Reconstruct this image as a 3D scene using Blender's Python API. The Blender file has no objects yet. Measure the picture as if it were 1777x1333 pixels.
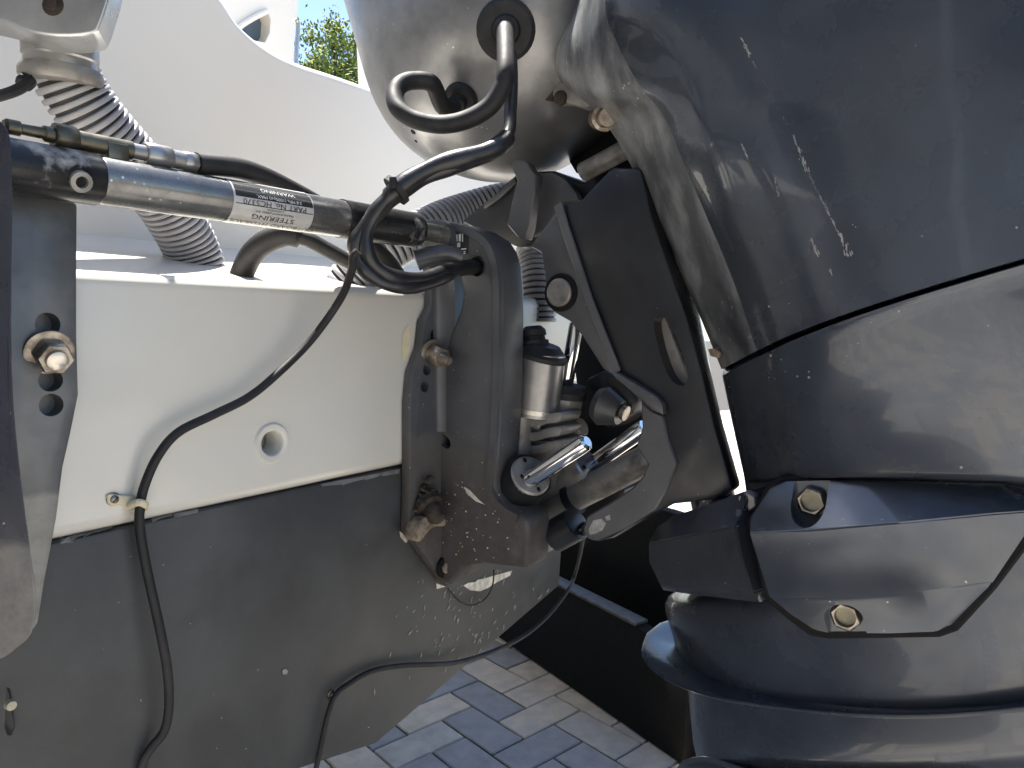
import bpy, bmesh, math, random
from math import radians, sin, cos, pi, atan2, sqrt
from mathutils import Vector, Matrix
from mathutils.bvhtree import BVHTree
random.seed(7)
SC = bpy.context.scene
COL = SC.collection
V = Vector

# ------------------------------------------------------------------ camera, sky, sun, exposure
PITCH = radians(4.4)
FPX, CX, CY = 1250.0, 888.5, 666.5
cam = bpy.data.cameras.new('camera'); cam_o = bpy.data.objects.new('camera', cam); COL.objects.link(cam_o)
cam.sensor_width = 36.0; cam.lens = 36.0 * FPX / 1777.0
cam.clip_start = 0.02; cam.clip_end = 500
CAM = V((0, 0, 1.0))
cam_o.location = CAM; cam_o.rotation_euler = (pi / 2 - PITCH, 0, 0)
SC.camera = cam_o

SUN_EL, SUN_AZ = radians(73), atan2(-0.70, 0.71)      # azimuth measured from +Y towards +X
w = bpy.data.worlds.new('World'); SC.world = w; w.use_nodes = True
nt = w.node_tree; nt.nodes.clear()
sky = nt.nodes.new('ShaderNodeTexSky'); sky.sky_type = 'NISHITA'; sky.sun_disc = False
sky.sun_elevation = SUN_EL; sky.sun_rotation = SUN_AZ; sky.air_density = 1.0; sky.dust_density = 0.5; sky.ozone_density = 1.6
bg = nt.nodes.new('ShaderNodeBackground'); bg.inputs[1].default_value = 0.085
wo = nt.nodes.new('ShaderNodeOutputWorld')
nt.links.new(sky.outputs[0], bg.inputs[0]); nt.links.new(bg.outputs[0], wo.inputs[0])
sl = bpy.data.lights.new('sun', 'SUN'); sl.energy = 5.0; sl.angle = radians(0.53); sl.color = (1, 0.95, 0.87)
so = bpy.data.objects.new('sun', sl); COL.objects.link(so)
sd = V((sin(SUN_AZ) * cos(SUN_EL), cos(SUN_AZ) * cos(SUN_EL), sin(SUN_EL)))
so.rotation_euler = sd.to_track_quat('Z', 'Y').to_euler(); so.location = (0, 0, 12)
SC.view_settings.view_transform = 'Standard'; SC.view_settings.look = 'None'
SC.view_settings.exposure = 1.85; SC.view_settings.gamma = 1.0
try: SC.view_settings.use_curve_mapping = False
except Exception: pass

# ------------------------------------------------------------------ places: boat frame (T along the transom, A aft, Z up)
BETA = radians(35.9)
T = V((sin(BETA), cos(BETA), 0)); A = V((cos(BETA), -sin(BETA), 0)); Z = V((0, 0, 1))
R_ = V((1, 0, 0)); F_ = V((0, cos(PITCH), -sin(PITCH))); U_ = V((0, sin(PITCH), cos(PITCH)))
def ray(px, py): return F_ + R_ * ((px - CX) / FPX) - U_ * ((py - CY) / FPX)
O = CAM + 0.9 * ray(700, 700)
OG = V((O.x, O.y, 0))
def B(t, a, z): return OG + T * t + A * a + Z * z
def on(px, py, ax, v):
    r = ray(px, py); return CAM + r * ((v - (CAM - O).dot(ax)) / r.dot(ax))
def onT(px, py, t): return on(px, py, T, t)
def onA(px, py, a): return on(px, py, A, a)
def onD(px, py, d): return CAM + ray(px, py) * d
def onZ(px, py, z):
    r = ray(px, py); return CAM + r * ((z - 1.0) / r.z)
def tt(P): return (P - O).dot(T)
def aa(P): return (P - O).dot(A)
PHI = radians(20)
EZ = Z * cos(PHI) - A * sin(PHI); EA = A * cos(PHI) + Z * sin(PHI)

# ------------------------------------------------------------------ materials
def mat(name, col, rough=0.5, metal=0.0, coat=0.0, var=0.15, scale=25, bump=0.0, bscale=300, flecks=None, dirt=None, rvar=0.12,
        stretch=None, patches=None, spec=0.5):
    m = bpy.data.materials.new(name); m.use_nodes = True
    n = m.node_tree; L = n.links; b = n.nodes['Principled BSDF']
    b.inputs['Metallic'].default_value = metal
    b.inputs['Specular IOR Level'].default_value = spec
    if coat: b.inputs['Coat Weight'].default_value = coat; b.inputs['Coat Roughness'].default_value = 0.04
    g = n.nodes.new('ShaderNodeNewGeometry'); pos = g.outputs['Position']
    if stretch:
        mp = n.nodes.new('ShaderNodeMapping'); mp.inputs['Rotation'].default_value = stretch[0]; mp.inputs['Scale'].default_value = stretch[1]
        L.new(pos, mp.inputs[0]); p2 = mp.outputs[0]
    else: p2 = pos
    def noise(sc, det=4, rgh=0.55, src=None):
        t = n.nodes.new('ShaderNodeTexNoise'); t.inputs['Scale'].default_value = sc; t.inputs['Detail'].default_value = det
        t.inputs['Roughness'].default_value = rgh; L.new(src or p2, t.inputs['Vector']); return t.outputs[0]
    def ramp(src, lo, hi):
        r = n.nodes.new('ShaderNodeMapRange'); r.clamp = True
        r.inputs[1].default_value = lo; r.inputs[2].default_value = hi; L.new(src, r.inputs[0]); return r.outputs[0]
    def mix(f, c1, c2):
        x = n.nodes.new('ShaderNodeMix'); x.data_type = 'RGBA'
        for i, c in ((6, c1), (7, c2)):
            if isinstance(c, tuple): x.inputs[i].default_value = (*c, 1)
            else: L.new(c, x.inputs[i])
        if isinstance(f, float): x.inputs[0].default_value = f
        else: L.new(f, x.inputs[0])
        return x.outputs[2]
    def mul(a, c):
        x = n.nodes.new('ShaderNodeMath'); x.operation = 'MULTIPLY'
        L.new(a, x.inputs[0])
        if isinstance(c, float): x.inputs[1].default_value = c
        else: L.new(c, x.inputs[1])
        return x.outputs[0]
    lo = tuple(c * (1 - var) for c in col); hi = tuple(min(1, c * (1 + var)) for c in col)
    c = mix(ramp(noise(scale), 0.3, 0.7), lo, hi)
    rr = n.nodes.new('ShaderNodeMapRange'); L.new(noise(scale * 2.3, 5), rr.inputs[0])
    rr.inputs[1].default_value = 0.3; rr.inputs[2].default_value = 0.7
    rr.inputs[3].default_value = max(0.02, rough - rvar * 0.5); rr.inputs[4].default_value = min(1, rough + rvar * 0.5)
    rough_out = rr.outputs[0]
    def addrough(mask, v):
        nonlocal rough_out
        x = n.nodes.new('ShaderNodeMix'); x.data_type = 'FLOAT'
        L.new(mask, x.inputs[0]); L.new(rough_out, x.inputs[2]); x.inputs[3].default_value = v
        rough_out = x.outputs[0]
    if patches:                                     # soft worn/dusty areas: (colour, scale, lo, hi, rough, strength)
        for (pc, ps, plo, phi_, pr, pst) in patches:
            k = mul(ramp(noise(ps, 6, 0.62), plo, phi_), pst)
            c = mix(k, c, pc); addrough(k, pr)
    if dirt:                                        # dirty part below a plane: (colour, normal, offset, soft, strength, rough)
        for (dc, dn, do, ds, dst, dr) in dirt:
            vm = n.nodes.new('ShaderNodeVectorMath'); vm.operation = 'DOT_PRODUCT'; vm.inputs[1].default_value = dn
            L.new(pos, vm.inputs[0])
            s = n.nodes.new('ShaderNodeMath'); s.operation = 'MULTIPLY_ADD'
            L.new(noise(60, 4), s.inputs[0]); s.inputs[1].default_value = 0.012; L.new(vm.outputs['Value'], s.inputs[2])
            k = mul(ramp(s.outputs[0], do + 0.006 + ds, do + 0.006 - ds), dst)
            k2 = mul(k, ramp(noise(45, 5, 0.65), 0.1, 0.62))
            c = mix(k2, c, dc); addrough(k2, dr)
    if flecks:                                      # small chips: (colour, scale, size, share)
        for (fc, fs, fz, fd) in flecks:
            vo = n.nodes.new('ShaderNodeTexVoronoi'); vo.inputs['Scale'].default_value = fs; L.new(p2, vo.inputs['Vector'])
            sp = n.nodes.new('ShaderNodeSeparateColor'); L.new(vo.outputs['Color'], sp.inputs[0])
            k = mul(ramp(vo.outputs['Distance'], fz, fz * 0.6), ramp(sp.outputs[0], 1 - fd, 1 - fd * 0.8))
            k = mul(k, ramp(noise(fs * 1.5, 3), 0.35, 0.5))
            k = mul(k, ramp(noise(fs * 0.12, 3), 0.45, 0.6))
            c = mix(k, c, fc)
    L.new(c, b.inputs['Base Color']); L.new(rough_out, b.inputs['Roughness'])
    if bump:
        bp = n.nodes.new('ShaderNodeBump'); bp.inputs['Strength'].default_value = bump; bp.inputs['Distance'].default_value = 0.001
        L.new(noise(bscale, 4, 0.6), bp.inputs['Height']); L.new(bp.outputs[0], b.inputs['Normal'])
    return m
DUST = (0.34, 0.33, 0.31)
M = {}
M['engine'] = mat('engine_paint', (0.044, 0.055, 0.074), 0.27, 0.45, 0.35, 0.25, 9, 0.02, 500,
                  flecks=[((0.3, 0.3, 0.3), 150, 0.12, 0.02)], patches=[((0.09, 0.095, 0.1), 5, 0.45, 0.75, 0.36, 0.5)])
M['pale_lip'] = mat('pale_lip_paint', (0.12, 0.126, 0.132), 0.46, 0.45, 0.0, 0.3, 14, 0.04, 350,  # paler, blotched paint for the front lip of the cowl
                flecks=[((0.6, 0.6, 0.58), 190, 0.22, 0.25)], patches=[((0.34, 0.345, 0.345), 16, 0.42, 0.6, 0.5, 0.8), ((0.03, 0.033, 0.04), 9, 0.5, 0.66, 0.3, 0.8)],
                stretch=((0, radians(-25), 0), (1.6, 1.0, 0.45)))
M['pan'] = mat('cowl_pan_paint', (0.21, 0.213, 0.218), 0.36, 0.65, 0.2, 0.25, 12, 0.03, 300,
               flecks=[((0.6, 0.6, 0.6), 160, 0.2, 0.15)], patches=[((0.42, 0.42, 0.41), 8, 0.45, 0.7, 0.4, 0.6), ((0.08, 0.083, 0.09), 6, 0.5, 0.75, 0.3, 0.45)])
M['cover'] = mat('satin_cover_paint', (0.07, 0.08, 0.096), 0.22, 0.6, 0.0, 0.2, 14, 0.03, 500,
                 flecks=[((0.55, 0.54, 0.5), 170, 0.2, 0.1)])
M['bracket'] = mat('bracket_paint', (0.082, 0.084, 0.09), 0.38, 0.3, 0.0, 0.18, 18, 0.06, 500,
                   flecks=[((0.5, 0.5, 0.47), 190, 0.2, 0.12)],
                   dirt=[((0.092, 0.088, 0.082), (0.20, -0.25, 1.0), 0.618, 0.004, 1.0, 0.75), ((0.04, 0.03, 0.024), (0.2, -0.25, 1), 0.585, 0.05, 0.6, 0.8)])
M['bracket_clean'] = mat('bracket_paint_clean', (0.088, 0.09, 0.095), 0.4, 0.3, 0.0, 0.18, 18, 0.06, 500, flecks=[((0.4, 0.4, 0.38), 190, 0.18, 0.08)])
M['bracket_old'] = mat('weathered_bracket_paint', (0.095, 0.10, 0.105), 0.42, 0.35, 0.0, 0.3, 16, 0.06, 400,
                       dirt=[((0.30, 0.29, 0.26), (0, 0, 1), 0.872, 0.003, 0.9, 0.6)], patches=[((0.2, 0.2, 0.2), 14, 0.45, 0.7, 0.5, 0.6)])
M['bracket_left'] = mat('navy_bracket_paint', (0.03, 0.033, 0.045), 0.3, 0.3, 0.0, 0.25, 16, 0.05, 400, flecks=[((0.5, 0.5, 0.47), 190, 0.2, 0.1)],
                       dirt=[((0.17, 0.168, 0.155), (0, 0, 1), 0.855, 0.004, 0.9, 0.5)])
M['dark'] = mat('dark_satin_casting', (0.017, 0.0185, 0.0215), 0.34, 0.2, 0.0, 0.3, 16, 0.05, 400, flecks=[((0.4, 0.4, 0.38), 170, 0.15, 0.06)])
M['grey_cast'] = mat('grey_casting', (0.24, 0.23, 0.215), 0.42, 0.35, 0, 0.2, 22, 0.06, 400, patches=[((0.07, 0.065, 0.058), 26, 0.5, 0.68, 0.7, 0.7)])
M['cast_light'] = mat('pale_grey_casting', (0.25, 0.242, 0.225), 0.42, 0.35, 0, 0.2, 22, 0.06, 400, patches=[((0.12, 0.105, 0.09), 26, 0.5, 0.68, 0.7, 0.7)])
M['silver'] = mat('silver_housing_paint', (0.45, 0.46, 0.47), 0.3, 0.75, 0, 0.2, 12, 0.03, 300, patches=[((0.25, 0.26, 0.27), 10, 0.45, 0.7, 0.4, 0.6)])
M['alu'] = mat('dull_aluminium', (0.31, 0.305, 0.30), 0.34, 0.75, 0, 0.2, 30, 0.04, 400)
M['gap'] = mat('dark_gap', (0.006, 0.006, 0.007), 0.7, spec=0.2)  # near-black, mostly paints the shade in holes, slots and gaps
M['tube'] = mat('bare_worn_tube', (0.5, 0.5, 0.48), 0.22, 0.8, 0, 0.3, 30, 0.05, 300, patches=[((0.1, 0.1, 0.09), 30, 0.5, 0.7, 0.6, 0.6)])
M['rubber'] = mat('black_rubber', (0.012, 0.012, 0.013), 0.6, 0, 0, 0.25, 40, 0.05, 500, patches=[((0.045, 0.045, 0.045), 30, 0.5, 0.75, 0.6, 0.5)], spec=.35)
M['tape'] = mat('black_tape_wrap', (0.012, 0.012, 0.014), 0.34, 0, 0.0, 0.3, 60, 0.25, 120)
M['chrome'] = mat('chrome', (0.75, 0.75, 0.75), 0.07, 1.0, 0, 0.05, 30, rvar=0.05)
M['barrel'] = mat('gloss_barrel', (0.19, 0.19, 0.185), 0.24, 0.7, 0, 0.25, 30, 0.05, 300, flecks=[((0.7, 0.7, 0.68), 200, 0.25, 0.2)], patches=[((0.05, 0.05, 0.05), 30, 0.48, 0.7, 0.4, 0.7)])
M['barrel_black'] = mat('black_end_cap', (0.016, 0.016, 0.018), 0.3, 0.2, 0, 0.3, 30, 0.05, 300, patches=[((0.45, 0.44, 0.41), 28, 0.56, 0.68, 0.8, 0.8)])
M['brass'] = mat('tarnished_fitting', (0.11, 0.10, 0.075), 0.4, 0.8, 0, 0.4, 60, 0.1, 300)
M['steel'] = mat('stained_steel', (0.30, 0.275, 0.235), 0.33, 0.85, 0, 0.3, 80, 0.12, 300, patches=[((0.17, 0.12, 0.08), 70, 0.45, 0.65, 0.7, 0.8)])
M['steel_clean'] = mat('dull_steel', (0.5, 0.48, 0.43), 0.3, 0.9, 0, 0.2, 60)
M['sand'] = mat('sandy_socket', (0.36, 0.33, 0.24), 0.6, 0.3, 0, 0.2, 80)
M['rust'] = mat('rusty_steel', (0.04, 0.03, 0.023), 0.7, 0.3, 0, 0.5, 90, 0.3, 300)
M['crust'] = mat('corroded_crust', (0.20, 0.16, 0.115), 0.85, 0.1, 0, 0.6, 110, 0.6, 250)
M['cream'] = mat('cream_gelcoat', (0.58, 0.56, 0.505), 0.26, 0, 0.2, 0.035, 5, 0.01, 200, rvar=0.02,
                 flecks=[((0.25, 0.22, 0.16), 45, 0.05, 0.06)], patches=[((0.54, 0.52, 0.46), 7, 0.35, 0.75, 0.28, 0.5)])
M['white'] = mat('white_gelcoat', (0.78, 0.735, 0.66), 0.3, 0, 0.15, 0.012, 2, rvar=0.0)
M['hull'] = mat('black_bottom_paint', (0.036, 0.038, 0.039), 0.55, 0, 0, 0.2, 6, 0.12, 350, 
                patches=[((0.075, 0.077, 0.076), 7, 0.42, 0.72, 0.75, 0.7), ((0.022, 0.022, 0.022), 13, 0.5, 0.72, 0.5, 0.7)])
M['hose'] = mat('grey_corrugated_plastic', (0.27, 0.267, 0.28), 0.42, 0, 0, 0.08, 30, 0.02, 200)
M['groove'] = mat('hose_groove_shade', (0.02, 0.02, 0.022), 0.6)  # near-black paints the shade down in the hose grooves
M['nylon'] = mat('yellowed_nylon', (0.62, 0.55, 0.38), 0.4, 0, 0, 0.1, 80)
M['label'] = mat('silver_label', (0.56, 0.55, 0.53), 0.35, 0.35, 0, 0.1, 60)
M['ink'] = mat('black_ink', (0.012, 0.012, 0.012), 0.5)
M['ink_w'] = mat('white_ink', (0.7, 0.7, 0.68), 0.5)
M['chip'] = mat('bare_chip', (0.55, 0.52, 0.45), 0.6, 0, 0, 0.35, 120)
M['scuff'] = mat('pale_scuff', (0.27, 0.27, 0.26), 0.6, 0, 0, 0.35, 160)
M['fleck'] = mat('white_fleck', (0.24, 0.24, 0.225), 0.7, 0, 0, 0.3, 120)
M['black_board'] = mat('black_trailer_carpet', (0.006, 0.006, 0.006), 0.8, 0, 0, 0.3, 60, 0.3, 500, spec=0.15)
M['black_rim'] = mat('worn_board_edge', (0.06, 0.058, 0.055), 0.5, 0.2, 0, 0.4, 60, 0.2, 200)
M['paver_grey'] = mat('blue_grey_paver', (0.29, 0.285, 0.285), 0.8, 0, 0, 0.16, 22, 0.5, 260, patches=[((0.33, 0.325, 0.32), 9, 0.45, 0.7, 0.8, 0.5)])
M['paver_tan'] = mat('tan_paver', (0.56, 0.48, 0.38), 0.8, 0, 0, 0.14, 22, 0.5, 260, patches=[((0.30, 0.295, 0.29), 9, 0.5, 0.75, 0.8, 0.6)])
M['paver_mid'] = mat('warm_grey_paver', (0.45, 0.415, 0.37), 0.8, 0, 0, 0.16, 22, 0.5, 260, patches=[((0.27, 0.27, 0.28), 9, 0.5, 0.75, 0.8, 0.6)])
M['joint'] = mat('joint_sand', (0.05, 0.045, 0.04), 0.95, 0, 0, 0.3, 90)
M['ground'] = mat('pale_driveway', (0.27, 0.265, 0.255), 0.85, 0, 0, 0.15, 6)
M['bark'] = mat('bark', (0.11, 0.08, 0.06), 0.9, 0, 0, 0.4, 9)
M['leaf1'] = mat('yellow_green_leaf', (0.30, 0.32, 0.04), 0.75, 0, 0, 0.3, 2, spec=.15)
M['leaf2'] = mat('green_leaf', (0.10, 0.16, 0.035), 0.75, 0, 0, 0.3, 2, spec=.15)
M['leaf3'] = mat('grey_green_leaf', (0.18, 0.24, 0.12), 0.75, 0, 0, 0.3, 2, spec=.15)
M['glass'] = mat('dark_tinted_glass', (0.10, 0.14, 0.19), 0.06, 0.0, 0, 0.1, 4, rvar=0.02, spec=.35)
M['stucco'] = mat('beige_stucco', (0.60, 0.58, 0.54), 0.85, 0, 0, 0.08, 4)
M['post'] = mat('white_post_paint', (0.75, 0.75, 0.74), 0.5, 0, 0, 0.04, 6)
M['shade_door'] = mat('dark_garage_door', (0.035, 0.035, 0.037), 0.6)

# ------------------------------------------------------------------ things and meshes
def thing(name, label, cat, loc, group=None):
    o = bpy.data.objects.new(name, None); COL.objects.link(o); o.location = loc; o.empty_display_size = 0.05
    o['label'] = label; o['category'] = cat
    if group: o['group'] = group
    return o
def root_of(o):
    while o.parent: o = o.parent
    return o
class MB:
    def __init__(s): s.bm = bmesh.new()
    def face(s, pts): return s.bm.faces.new([s.bm.verts.new(p) for p in pts])
    def prism(s, poly, vec, bev=0.0, seg=2):
        b = bmesh.new()
        vs = [b.verts.new(p) for p in poly]; f = b.faces.new(vs)
        r = bmesh.ops.extrude_face_region(b, geom=[f])
        bmesh.ops.translate(b, vec=vec, verts=[v for v in r['geom'] if isinstance(v, bmesh.types.BMVert)])
        bmesh.ops.recalc_face_normals(b, faces=b.faces)
        if bev:
            ed = [e for e in b.edges if len(e.link_faces) == 2 and e.calc_face_angle(0) > 0.5]
            bmesh.ops.bevel(b, geom=ed, offset=bev, segments=seg, affect='EDGES', clamp_overlap=True, profile=0.5)
        s.merge(b); return s
    def merge(s, b):
        me = bpy.data.meshes.new('tmp'); b.to_mesh(me); b.free(); s.bm.from_mesh(me); bpy.data.meshes.remove(me)
    def box(s, c, x, y, z, bev=0.0, seg=2):
        return s.prism([c - x - y - z, c + x - y - z, c + x + y - z, c - x + y - z], z * 2, bev, seg)
    def lathe(s, p0, axis, prof, seg=28, cap=True):
        ax = axis.normalized(); u = ax.orthogonal().normalized(); v = ax.cross(u)
        rings = []
        for (h, r) in prof:
            rings.append([s.bm.verts.new(p0 + ax * h + (u * cos(2 * pi * k / seg) + v * sin(2 * pi * k / seg)) * max(r, 1e-5)) for k in range(seg)])
        for i in range(len(rings) - 1):
            for k in range(seg):
                s.bm.faces.new((rings[i][k], rings[i][(k + 1) % seg], rings[i + 1][(k + 1) % seg], rings[i + 1][k]))
        if cap:
            s.bm.faces.new(rings[0][::-1]); s.bm.faces.new(rings[-1])
        return s
    def hexa(s, p0, axis, h, r, bev=0.0015, rot=0.0, n=6):
        ax = axis.normalized(); u = ax.orthogonal().normalized(); v = ax.cross(u)
        return s.prism([p0 + (u * cos(rot + 2 * pi * k / n) + v * sin(rot + 2 * pi * k / n)) * r for k in range(n)], ax * h, bev, 1)
    def tube(s, path, rad, seg=14, flat=None):
        n = len(path); fr = None; rings = []
        for i in range(n):
            d = (path[min(i + 1, n - 1)] - path[max(i - 1, 0)]).normalized()
            if fr is None: u = d.orthogonal().normalized()
            else: u = (fr - d * fr.dot(d)).normalized()
            fr = u; v = d.cross(u); r = rad(i / (n - 1)) if callable(rad) else rad
            rings.append([s.bm.verts.new(path[i] + (u * cos(2 * pi * k / seg) + v * sin(2 * pi * k / seg)) * r) for k in range(seg)])
        for i in range(n - 1):
            for k in range(seg):
                s.bm.faces.new((rings[i][k], rings[i][(k + 1) % seg], rings[i + 1][(k + 1) % seg], rings[i + 1][k]))
        s.bm.faces.new(rings[0][::-1]); s.bm.faces.new(rings[-1]); return s
    def grid(s, rows, close=False):
        g = [[s.bm.verts.new(p) for p in r] for r in rows]
        for i in range(len(g) - 1):
            m = len(g[i])
            for k in range(m if close else m - 1):
                s.bm.faces.new((g[i][k], g[i][(k + 1) % m], g[i + 1][(k + 1) % m], g[i + 1][k]))
        return g
    def mesh(s, angle=35, recalc=True):
        if recalc: bmesh.ops.recalc_face_normals(s.bm, faces=s.bm.faces)
        me = bpy.data.meshes.new('m'); s.bm.to_mesh(me); s.bm.free()
        for p in me.polygons: p.use_smooth = True
        me.set_sharp_from_angle(angle=radians(angle)); return me
def link(me, name, m, parent=None, loc=None, **props):
    o = bpy.data.objects.new(name, me); COL.objects.link(o); me.name = name
    mi = [p.material_index for p in me.polygons]
    me.materials.clear()
    ml = m if isinstance(m, (list, tuple)) else [m]
    for k in ml: me.materials.append(k)
    if len(ml) > 1: me.polygons.foreach_set('material_index', mi)
    if parent is not None:
        o.parent = parent; me.transform(Matrix.Translation(-root_of(parent).location))
    elif loc is not None:
        o.location = loc; me.transform(Matrix.Translation(-V(loc)))
    for k, v in props.items(): o[k] = v
    return o
def part(name, mb, m, parent, angle=35, **props): return link(mb.mesh(angle), name, m, parent, **props)
def solo(name, mb, m, label, cat, loc, group=None, angle=35):
    o = link(mb.mesh(angle), name, m, None, loc, label=label, category=cat)
    if group: o['group'] = group
    return o
def structure(name, mb, m, angle=35): return link(mb.mesh(angle), name, m, kind='structure')
def cut(me, cutters):
    o = bpy.data.objects.new('cut_tmp', me); COL.objects.link(o); tmp = []
    for c in cutters:
        co = bpy.data.objects.new('cutter_tmp', c if isinstance(c, bpy.types.Mesh) else c.mesh()); COL.objects.link(co); tmp.append(co)
        md = o.modifiers.new('b', 'BOOLEAN'); md.operation = 'DIFFERENCE'; md.object = co; md.solver = 'EXACT'
    dg = bpy.context.evaluated_depsgraph_get()
    r = bpy.data.meshes.new_from_object(o.evaluated_get(dg))
    for x in [o] + tmp: bpy.data.objects.remove(x)
    for p in r.polygons: p.use_smooth = True
    r.set_sharp_from_angle(angle=radians(35)); return r
def spline(pts, n=8, closed=False):
    out = []; m = len(pts)
    for i in range(m if closed else m - 1):
        if closed: p0, p1, p2, p3 = pts[i - 1], pts[i], pts[(i + 1) % m], pts[(i + 2) % m]
        else: p0, p1, p2, p3 = pts[max(i - 1, 0)], pts[i], pts[i + 1], pts[min(i + 2, m - 1)]
        for k in range(n):
            t = k / n; t2 = t * t; t3 = t2 * t
            out.append(0.5 * (2 * p1 + (p2 - p0) * t + (2 * p0 - 5 * p1 + 4 * p2 - p3) * t2 + (3 * p1 - p0 - 3 * p2 + p3) * t3))
    if not closed: out.append(pts[-1].copy())
    return out
def pT(l, t): return [onT(x, y, t) for x, y in l]
def pA(l, a): return [onA(x, y, a) for x, y in l]
def p3(l): return [onT(x, y, t) for x, y, t in l]
def pD(l): return [onD(x, y, d) for x, y, d in l]
def bvh(*objs):
    vs = []; fs = []
    for o in objs:
        base = len(vs); mw = o.matrix_world if o.parent is None else Matrix.Translation(root_of(o).location)
        vs += [mw @ v.co for v in o.data.vertices]; fs += [[base + i for i in p.vertices] for p in o.data.polygons]
    return BVHTree.FromPolygons(vs, fs)
def hit(tree, px, py):
    d = ray(px, py).normalized(); r = tree.ray_cast(CAM, d)
    return (r[0], r[1] if r[1].dot(d) < 0 else -r[1]) if r[0] is not None else (None, None)
def flake(mb, tree, poly, lift=0.0004):
    """a thin chip of other paint lying on a surface"""
    ps = [hit(tree, x, y) for x, y in poly]
    if any(p[0] is None for p in ps): return
    c = sum((p[0] for p in ps), V()) / len(ps); ch = hit(tree, sum(x for x, y in poly) / len(poly), sum(y for x, y in poly) / len(poly))
    if ch[0] is None or (ch[0] - c).length > 0.01: return
    vs = [mb.bm.verts.new(p[0] + p[1] * lift) for p in ps]; cv = mb.bm.verts.new(ch[0] + ch[1] * lift)
    for i in range(len(vs)): mb.bm.faces.new((vs[i], vs[(i + 1) % len(vs)], cv))

# ================================================================== GROUND
ground = None
g = MB(); g.face([V((-60, -60, -0.03)), V((60, -60, -0.03)), V((60, 60, -0.03)), V((-60, 60, -0.03))])
g2 = MB(); s_ = 150
g2.face([V((-s_, -s_, -0.05)), V((s_, -s_, -0.05)), V((s_, s_, -0.05)), V((-s_, s_, -0.05))])
structure('ground', g2, M['ground'])
pav = structure('driveway', g, M['joint'])
pe1 = V((cos(radians(41)), sin(radians(41)), 0)); pe2 = V((pe1.y, -pe1.x, 0))
po = onZ(863, 1252, 0.0)
PW = 0.1015
def paver_bm(mb, c, ex, ey, lx, ly, top):
    mb.prism([c - ex * lx - ey * ly - Z * 0.03, c + ex * lx - ey * ly - Z * 0.03, c + ex * lx + ey * ly - Z * 0.03, c - ex * lx + ey * ly - Z * 0.03], Z * (0.03 + top), 0.003, 1)
cells = []
for i in range(-90, 91):
    for j in range(-90, 91):
        s = (i + j) % 4
        if s == 0: c = po + pe1 * (PW * (i + 1)) + pe2 * (PW * (j + 0.5)); cells.append((c, pe1, pe2))
        elif s == 2: c = po + pe1 * (PW * (i + 0.5)) + pe2 * (PW * (j + 1)); cells.append((c, pe2, pe1))
focus = V((0.05, 1.75, 0))
cells.sort(key=lambda q: (q[0] - focus).length)
meshes = {}
for k in ('paver_grey', 'paver_tan', 'paver_mid'):
    for v in range(3):
        mb = MB(); paver_bm(mb, V((0, 0, 0)), V((1, 0, 0)), V((0, 1, 0)), PW - 0.0022, PW / 2 - 0.0022, 0.0)
        me = mb.mesh(); me.materials.append(M[k]); me.name = 'paver'; meshes[(k, v)] = me
kinds = ['paver_grey', 'paver_tan', 'paver_mid']
rest = {k: MB() for k in kinds}
rp = random.Random(11)
for n_, (c, ex, ey) in enumerate(cells):
    k = rp.choices(kinds, (0.42, 0.31, 0.27))[0]
    if n_ < 290:
        o = bpy.data.objects.new('paver', meshes[(k, rp.randrange(3))]); COL.objects.link(o); o.parent = pav
        o.location = c + Z * rp.uniform(-0.0015, 0.0012)
        o.rotation_euler = (rp.uniform(-0.006, 0.006), rp.uniform(-0.006, 0.006), atan2(ex.y, ex.x) + rp.uniform(-0.008, 0.008))
    elif (c - focus).length < 7.5:
        mb = rest[k]; q = 0.0022
        mb.face([c - ex * (PW - q) - ey * (PW / 2 - q), c + ex * (PW - q) - ey * (PW / 2 - q), c + ex * (PW - q) + ey * (PW / 2 - q), c - ex * (PW - q) + ey * (PW / 2 - q)])
for k in kinds: part('paver_field', rest[k], M[k], pav, kind='stuff')

# ================================================================== BOAT
boat = thing('motor_boat', 'cream and black boat stern with sloping white splash well behind the transom', 'boat', B(0.0, 0.0, 0.5))
ZT = 1.049
TL, TR = -0.86, 0.43
zk, tk, zc = 0.489, -0.054, 0.564
ZB = 0.827
hull_low = [B(tk, 0, zk), B(0.369, 0, zc), B(0.40, 0, ZB), B(TL + 0.03, 0, ZB), B(TL + 0.06, 0, 0.66)]
hullo = part('hull_bottom', MB().prism(hull_low, A * -1.6, 0.004), M['hull'], boat)
mb = MB().prism([B(0.40, 0.0012, ZB + 0.0005), B(TR, 0.0012, ZT), B(TL, 0.0012, ZT), B(TL + 0.03, 0.0012, ZB + 0.0005)], A * -0.07, 0.014, 4)
drain_c = onA(471, 769, 0.0012)
tr_me = cut(mb.mesh(), [MB().lathe(drain_c - A * 0.03, A, [(0, 0.0125), (0.06, 0.0125)], 32)])
transom = link(tr_me, 'transom', M['cream'], boat)
mb = MB()
mb.lathe(drain_c - A * 0.028, A, [(0, 0.0), (0.001, 0.0122)], 28, False)
part('drain_plug', mb, M['grey_cast'], boat)
mb = MB(); mb.lathe(drain_c + A * 0.0, A, [(-0.024, 0.0115), (-0.002, 0.0122), (0.002, 0.0135), (0.003, 0.0155), (0.003, 0.0195), (0.0, 0.0215)], 40, False)
part('drain_flange', mb, M['cream'], boat)
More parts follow.
